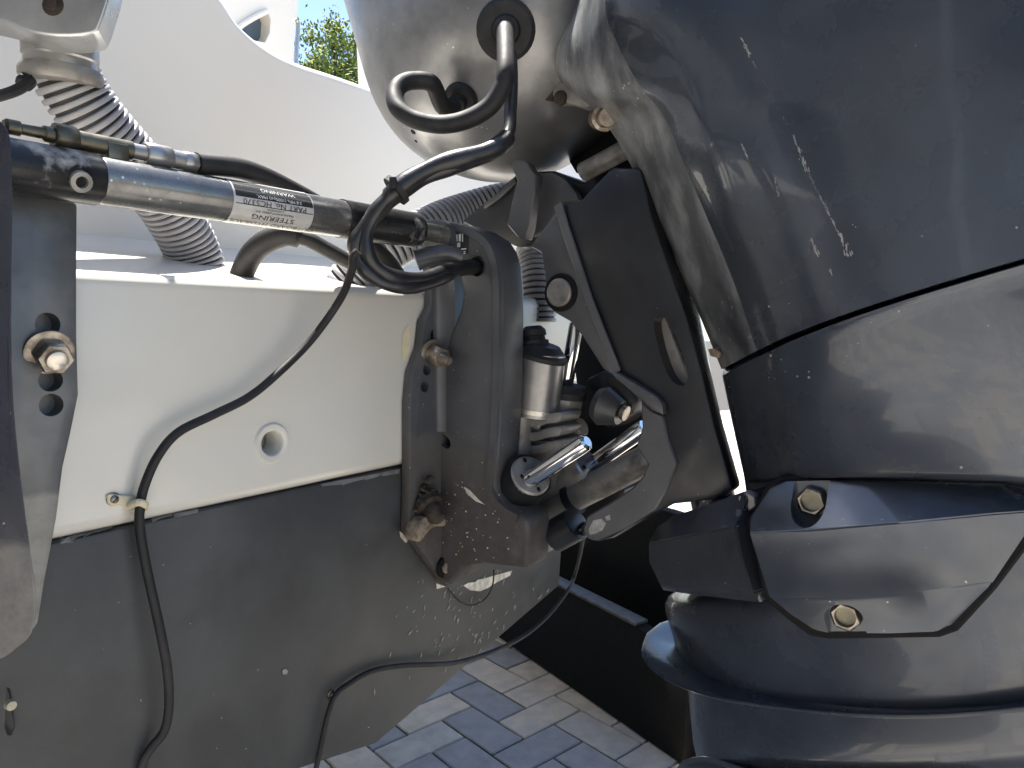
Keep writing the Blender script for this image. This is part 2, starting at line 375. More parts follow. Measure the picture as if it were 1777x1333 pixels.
# well floor, raised gently towards the bow, and the bulkhead behind it
mb = MB().prism([B(-1.3, -0.07, ZT - 0.012), B(-1.3, -0.44, ZT + 0.085), B(-1.3, -0.44, 0.9), B(-1.3, -0.07, 0.9)], T * 1.95, 0.004)
part('well_floor', mb, M['white'], boat)
top = spline(pA([(60, -260), (230, -190), (330, -70), (385, -8), (420, 42), (470, 83), (520, 107), (580, 127), (650, 152), (740, 186), (860, 224), (1000, 262), (1150, 305)], -0.42), 6)
poly = top + [B(1.6, -0.42, 1.25), B(1.6, -0.42, 0.85), B(-1.3, -0.42, 0.85), B(-1.3, -0.42, 1.95)]
part('well_bulkhead', MB().prism(poly, A * -0.06, 0.016, 4), M['white'], boat, 50)
mh = [B(-0.05, -.485, .60), B(0.62, -.485, .92), B(0.66, -.485, 1.00), B(-.98, -.485, 1.00), B(-.92, -.485, .92)]
part('main_hull_bottom', MB().prism(mh, A * -5.0, 0.006), M['hull'], boat)  # mostly hidden forward hull, sized to keep the pavers in shade
mh = [B(0.66, -.486, 1.001), B(1.36, -.486, 1.40), B(1.3, -.486, 1.42), B(-1.4, -.486, 1.36), B(-1.46, -.486, 1.34), B(-.98, -.486, 1.001)]
part('topsides', MB().prism(mh, A * -5.0, 0.006), M['white'], boat)  # flare and white sides shaped to shade the pavers and bounce light
# ragged strip of old paint along the boot stripe
tr_bvh = bvh(transom, hullo)
fl = MB(); rf = random.Random(3)
def stripe_y(x): return 937 + (x - 97) * (817 - 937) / (690 - 97)
for x0, x1, h0, h1 in [(101, 128, 9, 12), (120, 150, 8, 4), (142, 172, 7, 3), (168, 196, 4, 2), (262, 300, 4, 2), (300, 344, 3, 3), (556, 592, 1, 4), (590, 632, 5, 3), (630, 662, 4, 2), (660, 693, 3, 5)]:
    y0, y1 = stripe_y(x0), stripe_y(x1); xm = (x0 + x1) / 2 + rf.uniform(-5, 5); ym = (y0 + y1) / 2
    flake(fl, tr_bvh, [(x0, y0 - 2), (xm, ym - 2.5), (x1, y1 - 2), (x1 - 2, y1 + h1), (xm, ym + (h0 + h1) * rf.uniform(.3, .6)), (x0 + 2, y0 + h0)], 0.0015)
part('stripe_remnant', fl, M['grey_cast'], boat, kind='stuff')
fl = MB()
for k in range(170):                               # splashes of dried spray, thickest under the bracket
    if k < 145: x, y = rf.gauss(830, 75), rf.gauss(1085, 70); a_ = radians(rf.gauss(118, 14)); ln = rf.uniform(2, 8)
    else: x, y = rf.uniform(60, 960), rf.uniform(930, 1300); a_ = rf.uniform(0, 3.1); ln = rf.uniform(1, 3.0)
    if y < stripe_y(x) + 12: continue
    wd = rf.uniform(0.5, 1.3); dx, dy = cos(a_) * ln, sin(a_) * ln; ex_, ey_ = -sin(a_) * wd, cos(a_) * wd
    flake(fl, tr_bvh, [(x - dx, y - dy), (x + ex_, y + ey_), (x + dx, y + dy), (x - ex_, y - ey_)], 0.0009)
flake(fl, tr_bvh, [(489, 1163), (494, 1160), (499, 1164), (497, 1170), (490, 1170)], 0.001)
part('spray_fleck', fl, M['fleck'], boat, kind='stuff')
fl = MB()
flake(fl, tr_bvh, [(803, 1016), (812, 1011), (824, 1010), (828, 1006), (838, 1004), (888, 990), (884, 999), (862, 1010), (846, 1020), (832, 1026), (815, 1024)], 0.001)
part('scraped_patch', fl, M['chip'], boat); fl = MB()
flake(fl, tr_bvh, [(756, 1012), (772, 1018), (764, 1020), (757, 1022)], 0.001)
part('scraped_patch', fl, M['chip'], boat); fl = MB()
flake(fl, tr_bvh, [(692, 922), (700, 926), (708, 938), (703, 942), (694, 932)], 0.001)
part('scraped_patch', fl, M['chip'], boat)
fl = MB()
flake(fl, tr_bvh, [(699, 577), (709, 562), (711, 600), (706, 628), (698, 622), (696, 600)], 0.001)
part('sealant_bead', fl, M['nylon'], boat)
# cabin behind with its window, post and rail
mb = MB().prism(pA([(150, -420), (520, -420), (524, -60), (521, 0), (514, 70), (505, 300), (150, 300)], -2.2), A * -0.12, 0.02, 2)
win = [(417, 44), (452, 24), (465, 20), (470, 34), (468, 58), (460, 74), (430, 68), (405, 60)]
cme = cut(mb.mesh(), [MB().prism([p_ + A * .1 for p_ in pA(win, -2.2)], A * -0.5)])
cab = link(cme, 'cabin_side', M['white'], boat)
part('window_pane', MB().prism(pA([(390, 10), (480, 10), (480, 90), (390, 90)], -2.27), A * -0.006), M['glass'], boat)
mb = MB(); mb.tube(spline(pA([(404, 64), (417, 46), (440, 31), (464, 19)], -2.185), 5), 0.012, 8)
part('window_trim', mb, M['white'], boat)
mb = MB().prism(pA([(628, -300), (660, -300), (680, 300), (645, 300), (634, 60)], -1.5), A * -0.06, 0.015, 2)
part('canopy_post', mb, M['white'], boat)
mb = MB(); mb.tube(spline(pA([(513, 130), (514.5, 90), (516.5, 60), (517, 42), (514, 36), (510, 38)], -1.6), 6), 0.008, 10)
part('grab_rail', mb, M['steel_clean'], boat)
# cable clip screws
def screw(p, ax, r, parent, m='steel', nm='screw'):
    mb = MB().lathe(p, ax, [(0, r * 1.55), (0.0012, r * 1.5), (0.0018, r), (0.004, r * 0.85), (0.005, r * 0.4)], 20)
    o = part(nm, mb, M[m], parent)
    u = ax.orthogonal().normalized(); part('screw_slot', MB().box(p + ax * 0.0052, u * r * 0.8, ax.cross(u) * r * 0.12, ax * 0.0004), M['ink'], o)
    return o
sp_ = onA(196, 866, 0.0015)
screw(sp_, A, 0.0038, boat)
mb = MB().prism(spline(pA([(184, 858), (210, 859), (236, 862), (254, 872), (250, 882), (225, 884), (205, 876), (190, 876)], 0.0016), 3, True), A * 0.0025, 0.0008, 1)
mb.tube(spline([onA(226, 878, 0.006), onA(240, 872, 0.019), onA(252, 876, 0.017), onA(251, 881, 0.003)], 5), 0.0032, 8)
part('cable_clip', mb, M['nylon'], boat)
s2 = onA(574, 1205, 0.0)
screw(s2, A, 0.0036, boat, 'brass')

# ================================================================== RIGGING: steering cylinder
CA, CZ, CR = 0.040, 1.115, 0.0190
def t_at(px, py): return tt(onA(px, py, CA))
cyl = thing('steering_cylinder', 'black and silver steering cylinder with an upside-down printed label above the transom', 'steering cylinder', B(-0.2, CA, CZ))
def cyl_part(name, t0, t1, prof, m):
    p = B(t0, CA, CZ); L = t1 - t0
    return part(name, MB().lathe(p, T, [(h * L, r) for h, r in prof], 48), M[m], cyl)
t0, t1, t2, t3, t4, t5 = -0.50, t_at(168, 314), t_at(383, 350), t_at(590, 380), t_at(726, 402), t_at(760, 408)
cyl_part('end_cap', t0, t1, [(0, 0.018), (0.02, 0.0198), (0.985, 0.0198), (1, 0.019)], 'barrel_black')
barrel = cyl_part('barrel', t1, t3, [(0, CR - 0.0008), (0.01, CR), (0.99, CR), (1, CR)], 'barrel')
cyl_part('end_gland', t3, t4, [(0, CR), (0.004, 0.0202), (0.9, 0.0202), (0.97, 0.0185), (1, 0.014)], 'barrel_black')
cyl_part('cylinder_rod', t4, 0.034, [(0, 0.011), (1, 0.011)], 'steel_clean')
mb = MB(); pc = B(t1 - 0.022, CA, CZ)
nrm = (A * 0.94 - Z * 0.34).normalized()
mb.lathe(B(t1 - 0.020, CA, CZ) + nrm * 0.0170, nrm, [(0, 0.0085), (0.005, 0.0078), (0.0055, 0.0045), (0.002, 0.004)], 14)
part('bleed_port', mb, M['grey_cast'], cyl)
# printed label
lab_t0, lab_t1 = t_at(384, 345), t_at(523, 370)
def wrap(u, v, lift): # u along +T from label left, v = angle
    return B(lab_t0 + u, CA, CZ) + (A * cos(v) + Z * sin(v)) * (CR + lift)
LW = lab_t1 - lab_t0; TH1, TH0 = radians(82), radians(-112)
def strip(mb, u0, u1, v0, v1, lift, n=14):
    rows = [[wrap(u0, v0 + (v1 - v0) * k / n, lift), wrap(u1, v0 + (v1 - v0) * k / n, lift)] for k in range(n + 1)]
    mb.grid(rows)
mb = MB(); strip(mb, 0, LW, TH0, TH1, 0.0003, 30)
label = part('label', mb, M['label'], cyl)
mb = MB()
d = radians
strip(mb, 0.002, LW - 0.001, d(23), d(24.5), 0.0005, 3); strip(mb, 0.002, LW - 0.001, d(-13), d(-11), 0.0005, 3)
strip(mb, 0.002, LW - 0.001, d(6), d(22), 0.0005, 6); strip(mb, 0.002, LW - 0.001, d(26), d(43), 0.0005, 6); strip(mb, 0.002, LW - 0.001, d(46), d(62), 0.0005, 6)
part('label_band', mb, M['ink'], label)
def text_mesh(body, size):
    cu = bpy.data.curves.new('txt', 'FONT'); cu.body = body; cu.size = size; cu.align_x = 'CENTER'; cu.align_y = 'CENTER'; cu.resolution_u = 3
    o = bpy.data.objects.new('txt', cu); COL.objects.link(o)
    me = bpy.data.meshes.new_from_object(o.evaluated_get(bpy.context.evaluated_depsgraph_get()))
    bpy.data.objects.remove(o); bpy.data.curves.remove(cu); return me
def put_text(body, size, uc, vc, parent, m, xs=1.0):
    me = text_mesh(body, size)
    for v in me.vertices:
        v.co = wrap(uc - v.co.x * xs, vc - v.co.y / CR, 0.0008)
    return link(me, 'label_text', M[m], parent)
put_text('OUTBOARD HYDRAULIC', 0.0062, LW * 0.5, d(-66), label, 'ink', 1.45)
put_text('STEERING', 0.0066, LW * 0.5, d(-42), label, 'ink', 1.6)
put_text('MANUFACTURED BY\nCANADA', 0.0026, LW * 0.5, d(-22), label, 'ink', 1.7)
put_text('PART No. HC5370', 0.0070, LW * 0.5, d(-4), label, 'ink', 1.25)
put_text('5.8 MPa (1000psi) MAX.', 0.0042, LW * 0.55, d(14), label, 'ink_w', 1.2)
put_text('WARNING', 0.0052, LW * 0.55, d(34), label, 'ink_w', 1.5)
# hydraulic fittings on top of the cylinder
fit_a = B(t_at(48, 262), CA - 0.002, CZ + 0.028)
mb = MB(); fd = T
mb.lathe(fit_a, fd, [(-0.014, 0.004), (-0.012, 0.0055), (-0.004, 0.0055), (-0.003, 0.004), (0.01, 0.0045), (0.012, 0.006), (0.018, 0.006)], 14)
mb.hexa(fit_a + fd * 0.018, fd, 0.016, 0.0105)
mb.lathe(fit_a, fd, [(0.034, 0.0075), (0.075, 0.0075)], 16); mb.box(fit_a + fd * 0.062 - Z * 0.006, fd * 0.008, A * 0.008, Z * 0.008, 0.001)
part('elbow_fitting', mb, M['brass'], cyl)
mb = MB(); mb.lathe(fit_a, fd, [(0.075, 0.0065), (0.086, 0.0065)], 16); mb.hexa(fit_a + fd * 0.086, fd, 0.022, 0.0105); mb.lathe(fit_a, fd, [(0.108, 0.008), (0.118, 0.008)], 16); mb.hexa(fit_a + fd * 0.118, fd, 0.013, 0.0095)
part('hose_nut', mb, M['alu'], cyl)
hs = fit_a + fd * 0.131
mb = MB(); mb.tube(spline([hs, hs + T * 0.05 - A * 0.004 + Z * 0.004, hs + T * 0.12 - A * 0.03, hs + T * 0.2 - A * 0.06 - Z * 0.012, hs + T * 0.30 - A * 0.08 - Z * 0.05, hs + T * 0.36 - A * 0.09 - Z * 0.10], 8), 0.0095, 14)
solo('hydraulic_hose', mb, M['rubber'], 'black hydraulic hose leaving the metal fittings above the steering cylinder', 'hose', hs)

# grey corrugated rigging hoses
def corrugated(path, r, pitch, start=0.0):
    # resample by arc length; square ridges with narrow grooves
    L = [0.0]
    for i in range(1, len(path)): L.append(L[-1] + (path[i] - path[i - 1]).length)
    def at(s):
        for i in range(1, len(path)):
            if s <= L[i]: 
                k = (s - L[i - 1]) / max(1e-9, L[i] - L[i - 1]); return path[i - 1].lerp(path[i], k)
        return path[-1]
    ps, rs = [], []
    n = int(L[-1] / pitch)
    for k in range(n):
        for f, q in ((0.0, 0.88), (0.05, 0.98), (0.15, 1.0), (0.5, 1.0), (0.62, 0.98), (0.66, 0.88)):
            ps.append(at((k + f) * pitch)); rs.append(r * q)
    mb = MB(); fr = None; rings = []; seg = 28
    for i in range(len(ps)):
        a_, b_ = max(0, i - 6), min(len(ps) - 1, i + 6)
        dd = (ps[b_] - ps[a_]).normalized(); u = dd.orthogonal().normalized() if fr is None else (fr - dd * fr.dot(dd)).normalized()
        fr = u; v = dd.cross(u)
        rings.append([mb.bm.verts.new(ps[i] + (u * cos(2 * pi * k / seg) + v * sin(2 * pi * k / seg)) * rs[i]) for k in range(seg)])
    for i in range(len(ps) - 1):
        for k in range(seg):
            f = mb.bm.faces.new((rings[i][k], rings[i][(k + 1) % seg], rings[i + 1][(k + 1) % seg], rings[i + 1][k]))
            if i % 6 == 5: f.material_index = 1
    mb.bm.faces.new(rings[0][::-1]); mb.bm.faces.new(rings[-1])
    return mb
HM = [M['hose'], M['groove']]
h1 = spline(pD([(104, 98, 0.78), (122, 145, 0.79), (158, 200, 0.81), (205, 255, 0.84), (262, 318, 0.88), (305, 380, 0.92), (331, 430, 0.95), (345, 475, 0.965), (350, 540, 0.97)]), 10)
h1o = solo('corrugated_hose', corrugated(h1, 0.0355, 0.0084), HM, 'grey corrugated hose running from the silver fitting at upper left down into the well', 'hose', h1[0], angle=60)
h2 = spline(pD([(560, 560, 1.10), (596, 500, 1.09), (640, 458, 1.09), (690, 424, 1.10), (745, 395, 1.13), (805, 372, 1.17), (880, 352, 1.2), (960, 345, 1.25)]), 10)
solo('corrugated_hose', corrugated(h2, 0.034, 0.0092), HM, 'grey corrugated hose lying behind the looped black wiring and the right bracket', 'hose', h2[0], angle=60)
h3 = spline(pD([(860, 540, 1.18), (905, 500, 1.17), (955, 500, 1.18), (1010, 520, 1.22)]), 10)
h3 = spline(pD([(934, 560, 1.16), (932, 520, 1.16), (930, 480, 1.17), (925, 430, 1.2)]), 10)
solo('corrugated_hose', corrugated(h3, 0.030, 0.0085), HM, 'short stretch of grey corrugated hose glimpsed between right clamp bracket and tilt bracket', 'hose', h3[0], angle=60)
# steering hose dipping into the well, and its continuation
mb = MB(); mb.tube(spline(pD([(408, 520, 0.92), (422, 470, 0.92), (447, 430, 0.90), (492, 408, 0.89), (530, 414, 0.89), (565, 432, 0.90), (625, 464, 0.92), (690, 492, 0.94), (740, 505, 0.97), (800, 510, 1.02)]), 10), lambda s: 0.0145 if s < 0.42 else 0.0095, 16)
solo('steering_hose', mb, M['rubber'], 'thick black hose arching out of the well beneath the steering cylinder', 'hose', onD(422, 470, 0.92))

# ================================================================== RIGHT OUTBOARD
eng = thing('outboard_motor', 'large dark grey outboard motor filling the right side of the picture', 'outboard motor', B(0.2, 0.3, 0.4))
TC = 0.2
# ---- clamp bracket
TW = 0.05
web = [(733, 763), (738, 735), (748, 705), (759, 680), (766, 645), (775, 600), (783, 573), (797, 540), (802, 510), (796, 480), (770, 462), (744, 452), (742, 420), (757, 388), (778, 385), (800, 389), (822, 398), (845, 412), (858, 432), (866, 458), (870, 500), (870, 560), (870, 650), (867, 720), (862, 790), (856, 832),
       (862, 858), (876, 878), (900, 892), (916, 903), (917, 930), (914, 988), (880, 984), (840, 979), (812, 982), (800, 995), (778, 1018), (765, 1008), (730, 965), (708, 930), (706, 850), (711, 800)]
wb = MB().prism(pT(web, TW), T * 0.050, 0.006, 3)
def rim_strip(pts, w_, t_):
    rows = []
    n = len(pts)
    for i in range(n):
        d_ = (pts[min(i + 1, n - 1)] - pts[max(i - 1, 0)]).normalized(); q = d_.cross(T).normalized()
        rows.append([pts[i] + q * (w_ * k) - T * h for k, h in ((-.5, -.002), (-.42, t_), (.42, t_), (.5, -.002))])
    mb = MB(); mb.grid(rows, True); return mb
rim_px = spline(pT([(748, 396), (775, 393), (800, 397), (822, 406), (840, 418), (852, 436), (859, 460), (863, 500), (863, 560), (863, 650), (860, 720), (855, 788), (849, 834), (856, 862), (874, 884), (900, 899)], TW), 5)
part('bracket_rim', rim_strip(rim_px, .011, .0032), M['bracket'], eng, 50)
# flange bolted to the transom
FA = 0.017
flange = [(751, 497), (749, 534), (737, 557), (732, 602), (716, 647), (711, 700), (711, 760), (711, 830), (709, 926), (756, 990), (778, 1019), (801, 990), (812, 975), (830, 960), (840, 850), (835, 700), (840, 600), (842, 500), (835, 455), (790, 440), (745, 447)]
fb = MB().prism(pA(flange, FA), A * -0.0152, 0.0035, 2)
# fillet between flange and web
holes = []
for (x, y, r) in [(754, 581, 0.0075), (741, 642, 0.0072), (737, 671, 0.0072)]:
    holes.append(MB().lathe(onA(x, y, FA) - A * 0.013, A, [(0, r), (0.03, r)], 20))
fme = cut(fb.mesh(), holes)
clamp = part('clamp_bracket', wb, M['bracket'], eng)
# loom hole in the web
hole_l = MB().lathe(onT(828, 462, TW) - T * 0.01, T, [(0, 0.0125), (0.02, 0.0125)], 24)
slot_h = MB().prism(spline(pT([(750, 757), (760, 755), (771, 765), (772, 778), (764, 780), (752, 770)], TW - 0.01), 3, True), T * 0.026)
tmp = clamp.data.copy(); tmp.transform(Matrix.Translation(eng.location)); tmp2 = cut(tmp, [hole_l, slot_h]); tmp2.transform(Matrix.Translation(-eng.location))
clamp.data = tmp2; tmp2.materials.clear(); tmp2.materials.append(M['bracket'])
fo = link(fme, 'mounting_flange', M['bracket'], eng)
for (x, y, r) in [(754, 581, 0.0098), (741, 642, 0.0098), (737, 671, 0.0098)]:
    part('bolt_hole_shade', MB().lathe(onA(x, y, FA) - A * 0.0152, A, [(0, r), (0.001, r)], 16), M['gap'], eng)  # black disc paints the shade at the bottom of each bolt hole
mb = MB().prism(pT([(742, 750), (780, 750), (780, 785), (742, 785)], TW + 0.012), T * 0.003); part('slot_shade', mb, M['gap'], eng)  # black plate paints the shade inside the slot
# raised side ridge that flares from the flange to the web
ridge = p3([(797, 486, .052), (799, 512, .052), (795, 540, .052), (782, 574, .052), (774, 602, .052), (765, 646, .052), (757, 684, .052), (746, 712, .052), (735, 745, .052)])
rows = []
for i, p in enumerate(spline(ridge, 5)):
    p = p + A * (0.0172 - aa(p)); w1 = 0.016 - 0.004 * i / 45; p0, p2 = p - T * w1, p + A * 0.024 - T * 0.0006
    p0 = p0 - A * 0.0004
    rows.append([p0.lerp(p, k).lerp(p.lerp(p2, k), k) for k in [j / 7 for j in range(8)]] + [p + T * .004 - A * .004])
mb = MB(); mb.grid(rows, True); part('bracket_fillet', mb, M['bracket'], eng, 50)
# top ear with nut and the sticker
mb = MB().prism(pT([(728, 420), (728, 392), (737, 381), (758, 380), (774, 390), (776, 425), (764, 440), (740, 446)], 0.030), T * 0.024, 0.004, 2); part('pivot_ear', mb, M['bracket_clean'], eng)
mb = MB().hexa(onT(744, 403, 0.028) + A * 0.0, T * -1, 0.010, 0.0115); part('pivot_nut', mb, M['bracket_clean'], eng)
mb = MB().prism(pT([(784, 404), (814, 404), (812, 440), (782, 444)], TW - 0.0004), T * -0.0008, 0.0002, 1)
stk = part('sticker', mb, M['ink'], eng)
mb = MB()
for (x0, y0, x1, y1) in [(760, 398, 768, 410), (760, 412, 765, 420), (767, 412, 773, 420), (760, 422, 771, 428), (770, 397, 774, 410), (776, 396, 777.5, 411), (774, 422, 783, 424), (774, 427, 782, 429), (761, 430, 782, 431.5)]:
    mb.face(pT([(x0 + 26, y0 + 9.5), (x1 + 26, y0 + 9), (x1 + 26, y1 + 9), (x0 + 26, y1 + 9.5)], TW - 0.0016))
part('sticker_print', mb, M['ink_w'], stk)
# stud with washer and nut
def stud(p, ax, r, parent, m='steel', L=0.034):
    o = part('mounting_bolt', MB().lathe(p, ax, [(0, r * 0.9), (L * 0.45, r * 0.9), (L * 0.9, r * 0.86), (L, r * 0.55)], 20), M[m], parent)
    part('washer', MB().lathe(p, ax, [(0, r * 2.1), (0.003, r * 2.1), (0.0035, r * 1.9)], 28), M[m], o)
    part('nut', MB().hexa(p + ax * 0.003, ax, L * 0.55, r * 1.6, 0.001, 0.3), M[m], o)
    return o
sdir = (A * 0.93 - T * 0.1 - Z * 0.30).normalized()
stud(onA(748, 611, FA), sdir, 0.0085, eng, 'steel', 0.036)
# corroded lower bolt
rc = random.Random(5)
mb = MB(); cb = onA(744, 878, FA + .008)
mb.lathe(cb, (A * 0.85 - T * 0.2 - Z * 0.5).normalized(), [(-0.006, 0.02), (0.004, 0.019), (0.006, 0.0125), (0.020, 0.012), (0.026, 0.008)], 18)
for k in range(60):
    q = cb + T * rc.gauss(0, .0085) + Z * rc.gauss(0.002, .0125) + A * rc.uniform(-.006, .008)
    L_ = rc.uniform(.003, .009)
    mb.lathe(q, V((rc.gauss(0, 1), rc.gauss(0, 1), rc.gauss(0, 1))).normalized(), [(-L_, 0.0006), (0, rc.uniform(.0018, .0042)), (L_, 0.0006)], 6)
part('corroded_bolt', mb, M['rust'], eng)
mb = MB(); mb.prism(spline(pA([(723, 938), (727, 910), (742, 897), (762, 896), (774, 902), (772, 913), (757, 914), (744, 922), (732, 938)], FA + .018), 3, True), A * -0.02, 0.004, 2); part('sealant_lump', mb, M['crust'], eng)
mb = MB(); pb = onA(769, 984, FA + .001); mb.lathe(pb, A, [(0, 0.014), (0.003, 0.0135), (0.004, 0.009), (0.003, 0.008)], 20); part('lower_bolt_seat', mb, M['gap'], eng)
mb = MB().hexa(pb + A * 0.003, A, 0.006, 0.008); part('lower_bolt', mb, M['crust'], eng)
# ---- loom connector resting on bracket and the hole grommet
mb = MB(); mb.tube(spline([onT(828, 463, TW + .01), onT(815, 464, TW - 0.006), onT(798, 466, TW - 0.012)], 4), 0.0095, 14); part('loom_grommet', mb, M['rubber'], eng)

# ---- power trim and tilt unit between the clamps
def cylp(name, m, x0, y0, x1, y1, t, r, prof=None, t1=None, seg=28):
    p, q = onT(x0, y0, t), onT(x1, y1, t if t1 is None else t1); L = (q - p).length
    prof = prof or [(0, 0.92), (0.015, 1), (0.985, 1), (1, 0.92)]
    return part(name, MB().lathe(p, q - p, [(h * L, k * r) for h, k in prof], seg), M[m], eng)
cylp('tilt_motor', 'alu', 930, 722, 941, 612, .13, .0305)
cylp('tilt_motor_cap', 'rubber', 940, 622, 946, 598, .13, .0325, [(0, 1), (0.3, 1.02), (1, 0.62)])
cylp('motor_cap_boot', 'rubber', 928, 602, 925, 566, .128, .0175, [(0, 1.1), (0.3, 1.05), (0.32, 0.85), (0.5, 0.8), (0.55, 0.95), (0.8, 0.9), (1, 0.6)])
cylp('tilt_reservoir', 'cast_light', 955, 800, 983, 680, .165, .0240)
cylp('reservoir_cap', 'rubber', 983, 690, 986, 668, .165, .0255, [(0, 1), (0.5, 1.02), (0.6, 0.96), (1, 0.9)])
cylp('tilt_ram', 'chrome', 980, 680, 1001, 560, .165, .0095)
mb = MB()
for k, yy in enumerate((724, 748, 772)):
    mb.prism(spline(pT([(880, yy), (925, yy + 2), (945, yy - 4), (972, yy - 8), (970, yy + 8), (948, yy + 12), (925, yy + 18), (880, yy + 15)], .115), 3, True), T * 0.05, 0.003, 2)
part('pump_body', mb, M['cast_light'], eng)
cylp('motor_clamp_band', 'steel_clean', 930.5, 714, 931.5, 706, .13, .0318)
cylp('valve_block', 'cast_light', 962, 762, 1012, 740, .17, .012)
cylp('pump_riser', 'cast_light', 900, 800, 905, 715, .115, .016)
mb = MB().prism(spline(pT([(880, 775), (950, 765), (962, 780), (950, 825), (940, 860), (880, 850)], .13), 3, True), T * 0.07, 0.008, 2); part('pump_base', mb, M['cast_light'], eng)
mb = MB().hexa(onT(963, 706, .14), -T, 0.01, 0.008); part('pump_bolt', mb, M['steel'], eng)
cylp('trim_cylinder', 'dark', 900, 845, 921, 824, .09, .030, t1=.083)
cylp('trim_gland', 'grey_cast', 915, 831, 922, 824, .082, .0265, [(0, 1), (0.8, 1), (1, 0.92)], t1=.078)
cylp('trim_rod', 'chrome', 918, 833, 1020, 766, .074, .0110, [(0, 1), (0.93, 1), (0.97, 0.92), (1, 0.6)])
cylp('trim_cylinder', 'grey_cast', 945, 875, 1020, 815, .185, .029)
cylp('trim_gland', 'alu', 1014, 819, 1026, 808, .185, .0295, [(0, 1), (0.8, 1), (1, 0.92)])
cylp('trim_rod', 'chrome', 1022, 812, 1120, 742, .185, .0115)
mb = MB()
for p_, ax_, rr_ in ((onT(922, 824, .0775), (onT(1020, 766, .074) - onT(918, 833, .074)).normalized(), .020), (onT(1027, 807, .185), (onT(1120, 742, .185) - onT(1022, 812, .185)).normalized(), .021)):
    u = ax_.orthogonal().normalized(); v = ax_.cross(u)
    for k in range(4): part('gland_hole', MB().lathe(p_ + (u * cos(k * pi / 2 + .5) + v * sin(k * pi / 2 + .5)) * rr_ + ax_ * 0.0005, ax_, [(0, .003), (.0008, .003)], 10), M['gap'], eng)
cylp('lower_cross_tube', 'grey_cast', 915, 905, 1160, 778, .17, .019)
cylp('cross_tube_band', 'dark', 990, 867, 1000, 862, .17, .0225)
cylp('hinge_pin', 'cast_light', 926, 946, 975, 922, .11, .016)
cylp('hinge_collar', 'dark', 962, 930, 1002, 908, .11, .021)
cylp('far_pivot_boss', 'bracket_clean', 1038, 700, 1078, 716, .19, .027, [(0, .8), (.3, 1), (1, .62)])
cylp('pivot_circlip', 'steel', 1080, 715, 1087, 718, .187, .010)
mb = MB().prism(pT([(1010, 660), (1050, 640), (1075, 655), (1108, 690), (1100, 720), (1060, 745), (1040, 740), (1030, 700)], .20), T * 0.05, 0.01, 2); part('far_swivel_arm', mb, M['dark'], eng)
mb = MB().prism(pT([(1002, 870), (1062, 835), (1085, 850), (1075, 890), (1010, 925)], .22), T * 0.06, 0.006, 2); part('far_clamp_foot', mb, M['dark'], eng)
# far clamp bracket, seen only as a dark wall beyond the trim unit
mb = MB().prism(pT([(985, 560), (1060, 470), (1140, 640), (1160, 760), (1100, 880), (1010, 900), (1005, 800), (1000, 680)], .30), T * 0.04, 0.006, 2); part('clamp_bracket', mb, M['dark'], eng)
# ---- swivel bracket
panel = [(968, 352), (1003, 350), (1060, 290), (1112, 292), (1130, 372), (1158, 455), (1192, 550), (1219, 650), (1240, 740), (1257, 800), (1272, 852), (1240, 868), (1165, 876), (1110, 906), (1062, 935), (1035, 941), (1018, 935), (1010, 920), (1018, 896), (1060, 872), (1098, 846), (1116, 826), (1124, 806), (1118, 790), (1104, 774), (1112, 745), (1114, 715), (1110, 694), (1066, 652), (1035, 560), (1000, 450)]
panel = panel[::-1]
pm = MB().prism(pT(panel, .088), T * 0.03, 0.005, 2).mesh()
slot = spline(pT([(1122, 560), (1132, 549), (1146, 556), (1160, 585), (1175, 625), (1182, 655), (1176, 670), (1160, 668), (1146, 650), (1130, 605)], .07), 4, True)
pm = cut(pm, [MB().prism(slot, T * 0.05)])
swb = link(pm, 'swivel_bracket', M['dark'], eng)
mb = MB().prism(pT([(1110, 540), (1150, 540), (1195, 660), (1190, 685), (1150, 680), (1115, 620)], .1085), T * .006); part('slot_lit_back', mb, M['grey_cast'], eng)  # pale plate paints the lit inside of the slot
cyl_ax = (onT(1154, 440, .17), onT(1234, 850, .17))
mb = MB().lathe(cyl_ax[0] + (cyl_ax[0] - cyl_ax[1]) * 0.3, cyl_ax[1] - cyl_ax[0], [(0, .026), (0.62, .026)], 36); part('swivel_tube', mb, M['tube'], eng)
arm = [(918, 428), (942, 396), (970, 366), (1000, 460), (1066, 652), (1045, 640), (1010, 585), (988, 558), (958, 541), (948, 520), (944, 475), (938, 438)]
mb = MB().prism(pT(arm[::-1], .118), T * 0.03, 0.004, 2); part('tilt_arm', mb, M['bracket_clean'], eng)
pv = onT(974, 508, .118)
mb = MB().lathe(pv + T * 0.002, -T, [(0, .0235), (0.004, .0235), (0.005, .020)], 32); piv = part('pivot_bush', mb, M['gap'], eng)
mb = MB().lathe(pv, -T, [(0, .0175), (0.006, .0175), (0.0075, .0155)], 28); part('pivot_pin', mb, M['grey_cast'], eng)
mb = MB().prism(pT([(960, 357), (974, 350), (986, 392), (1028, 520), (1076, 642), (1064, 653), (1014, 522), (974, 402)][::-1], .083), T * 0.004, 0.001, 1); part('lit_chamfer', mb, M['bracket_clean'], eng)  # paler strip paints the light caught by the bracket's chamfer
edge_l = p3([(1066, 651, .086), (1090, 668, .08), (1140, 693, .075), (1150, 712, .078), (1152, 730, .08)])
mb = MB().prism(pT([(1062, 652), (1068, 645), (1140, 688), (1150, 702), (1152, 722), (1130, 712), (1110, 694)], .078), T * 0.012, 0.003, 2); part('lit_chamfer', mb, M['bracket_clean'], eng)  # same painted chamfer light along the lower edge
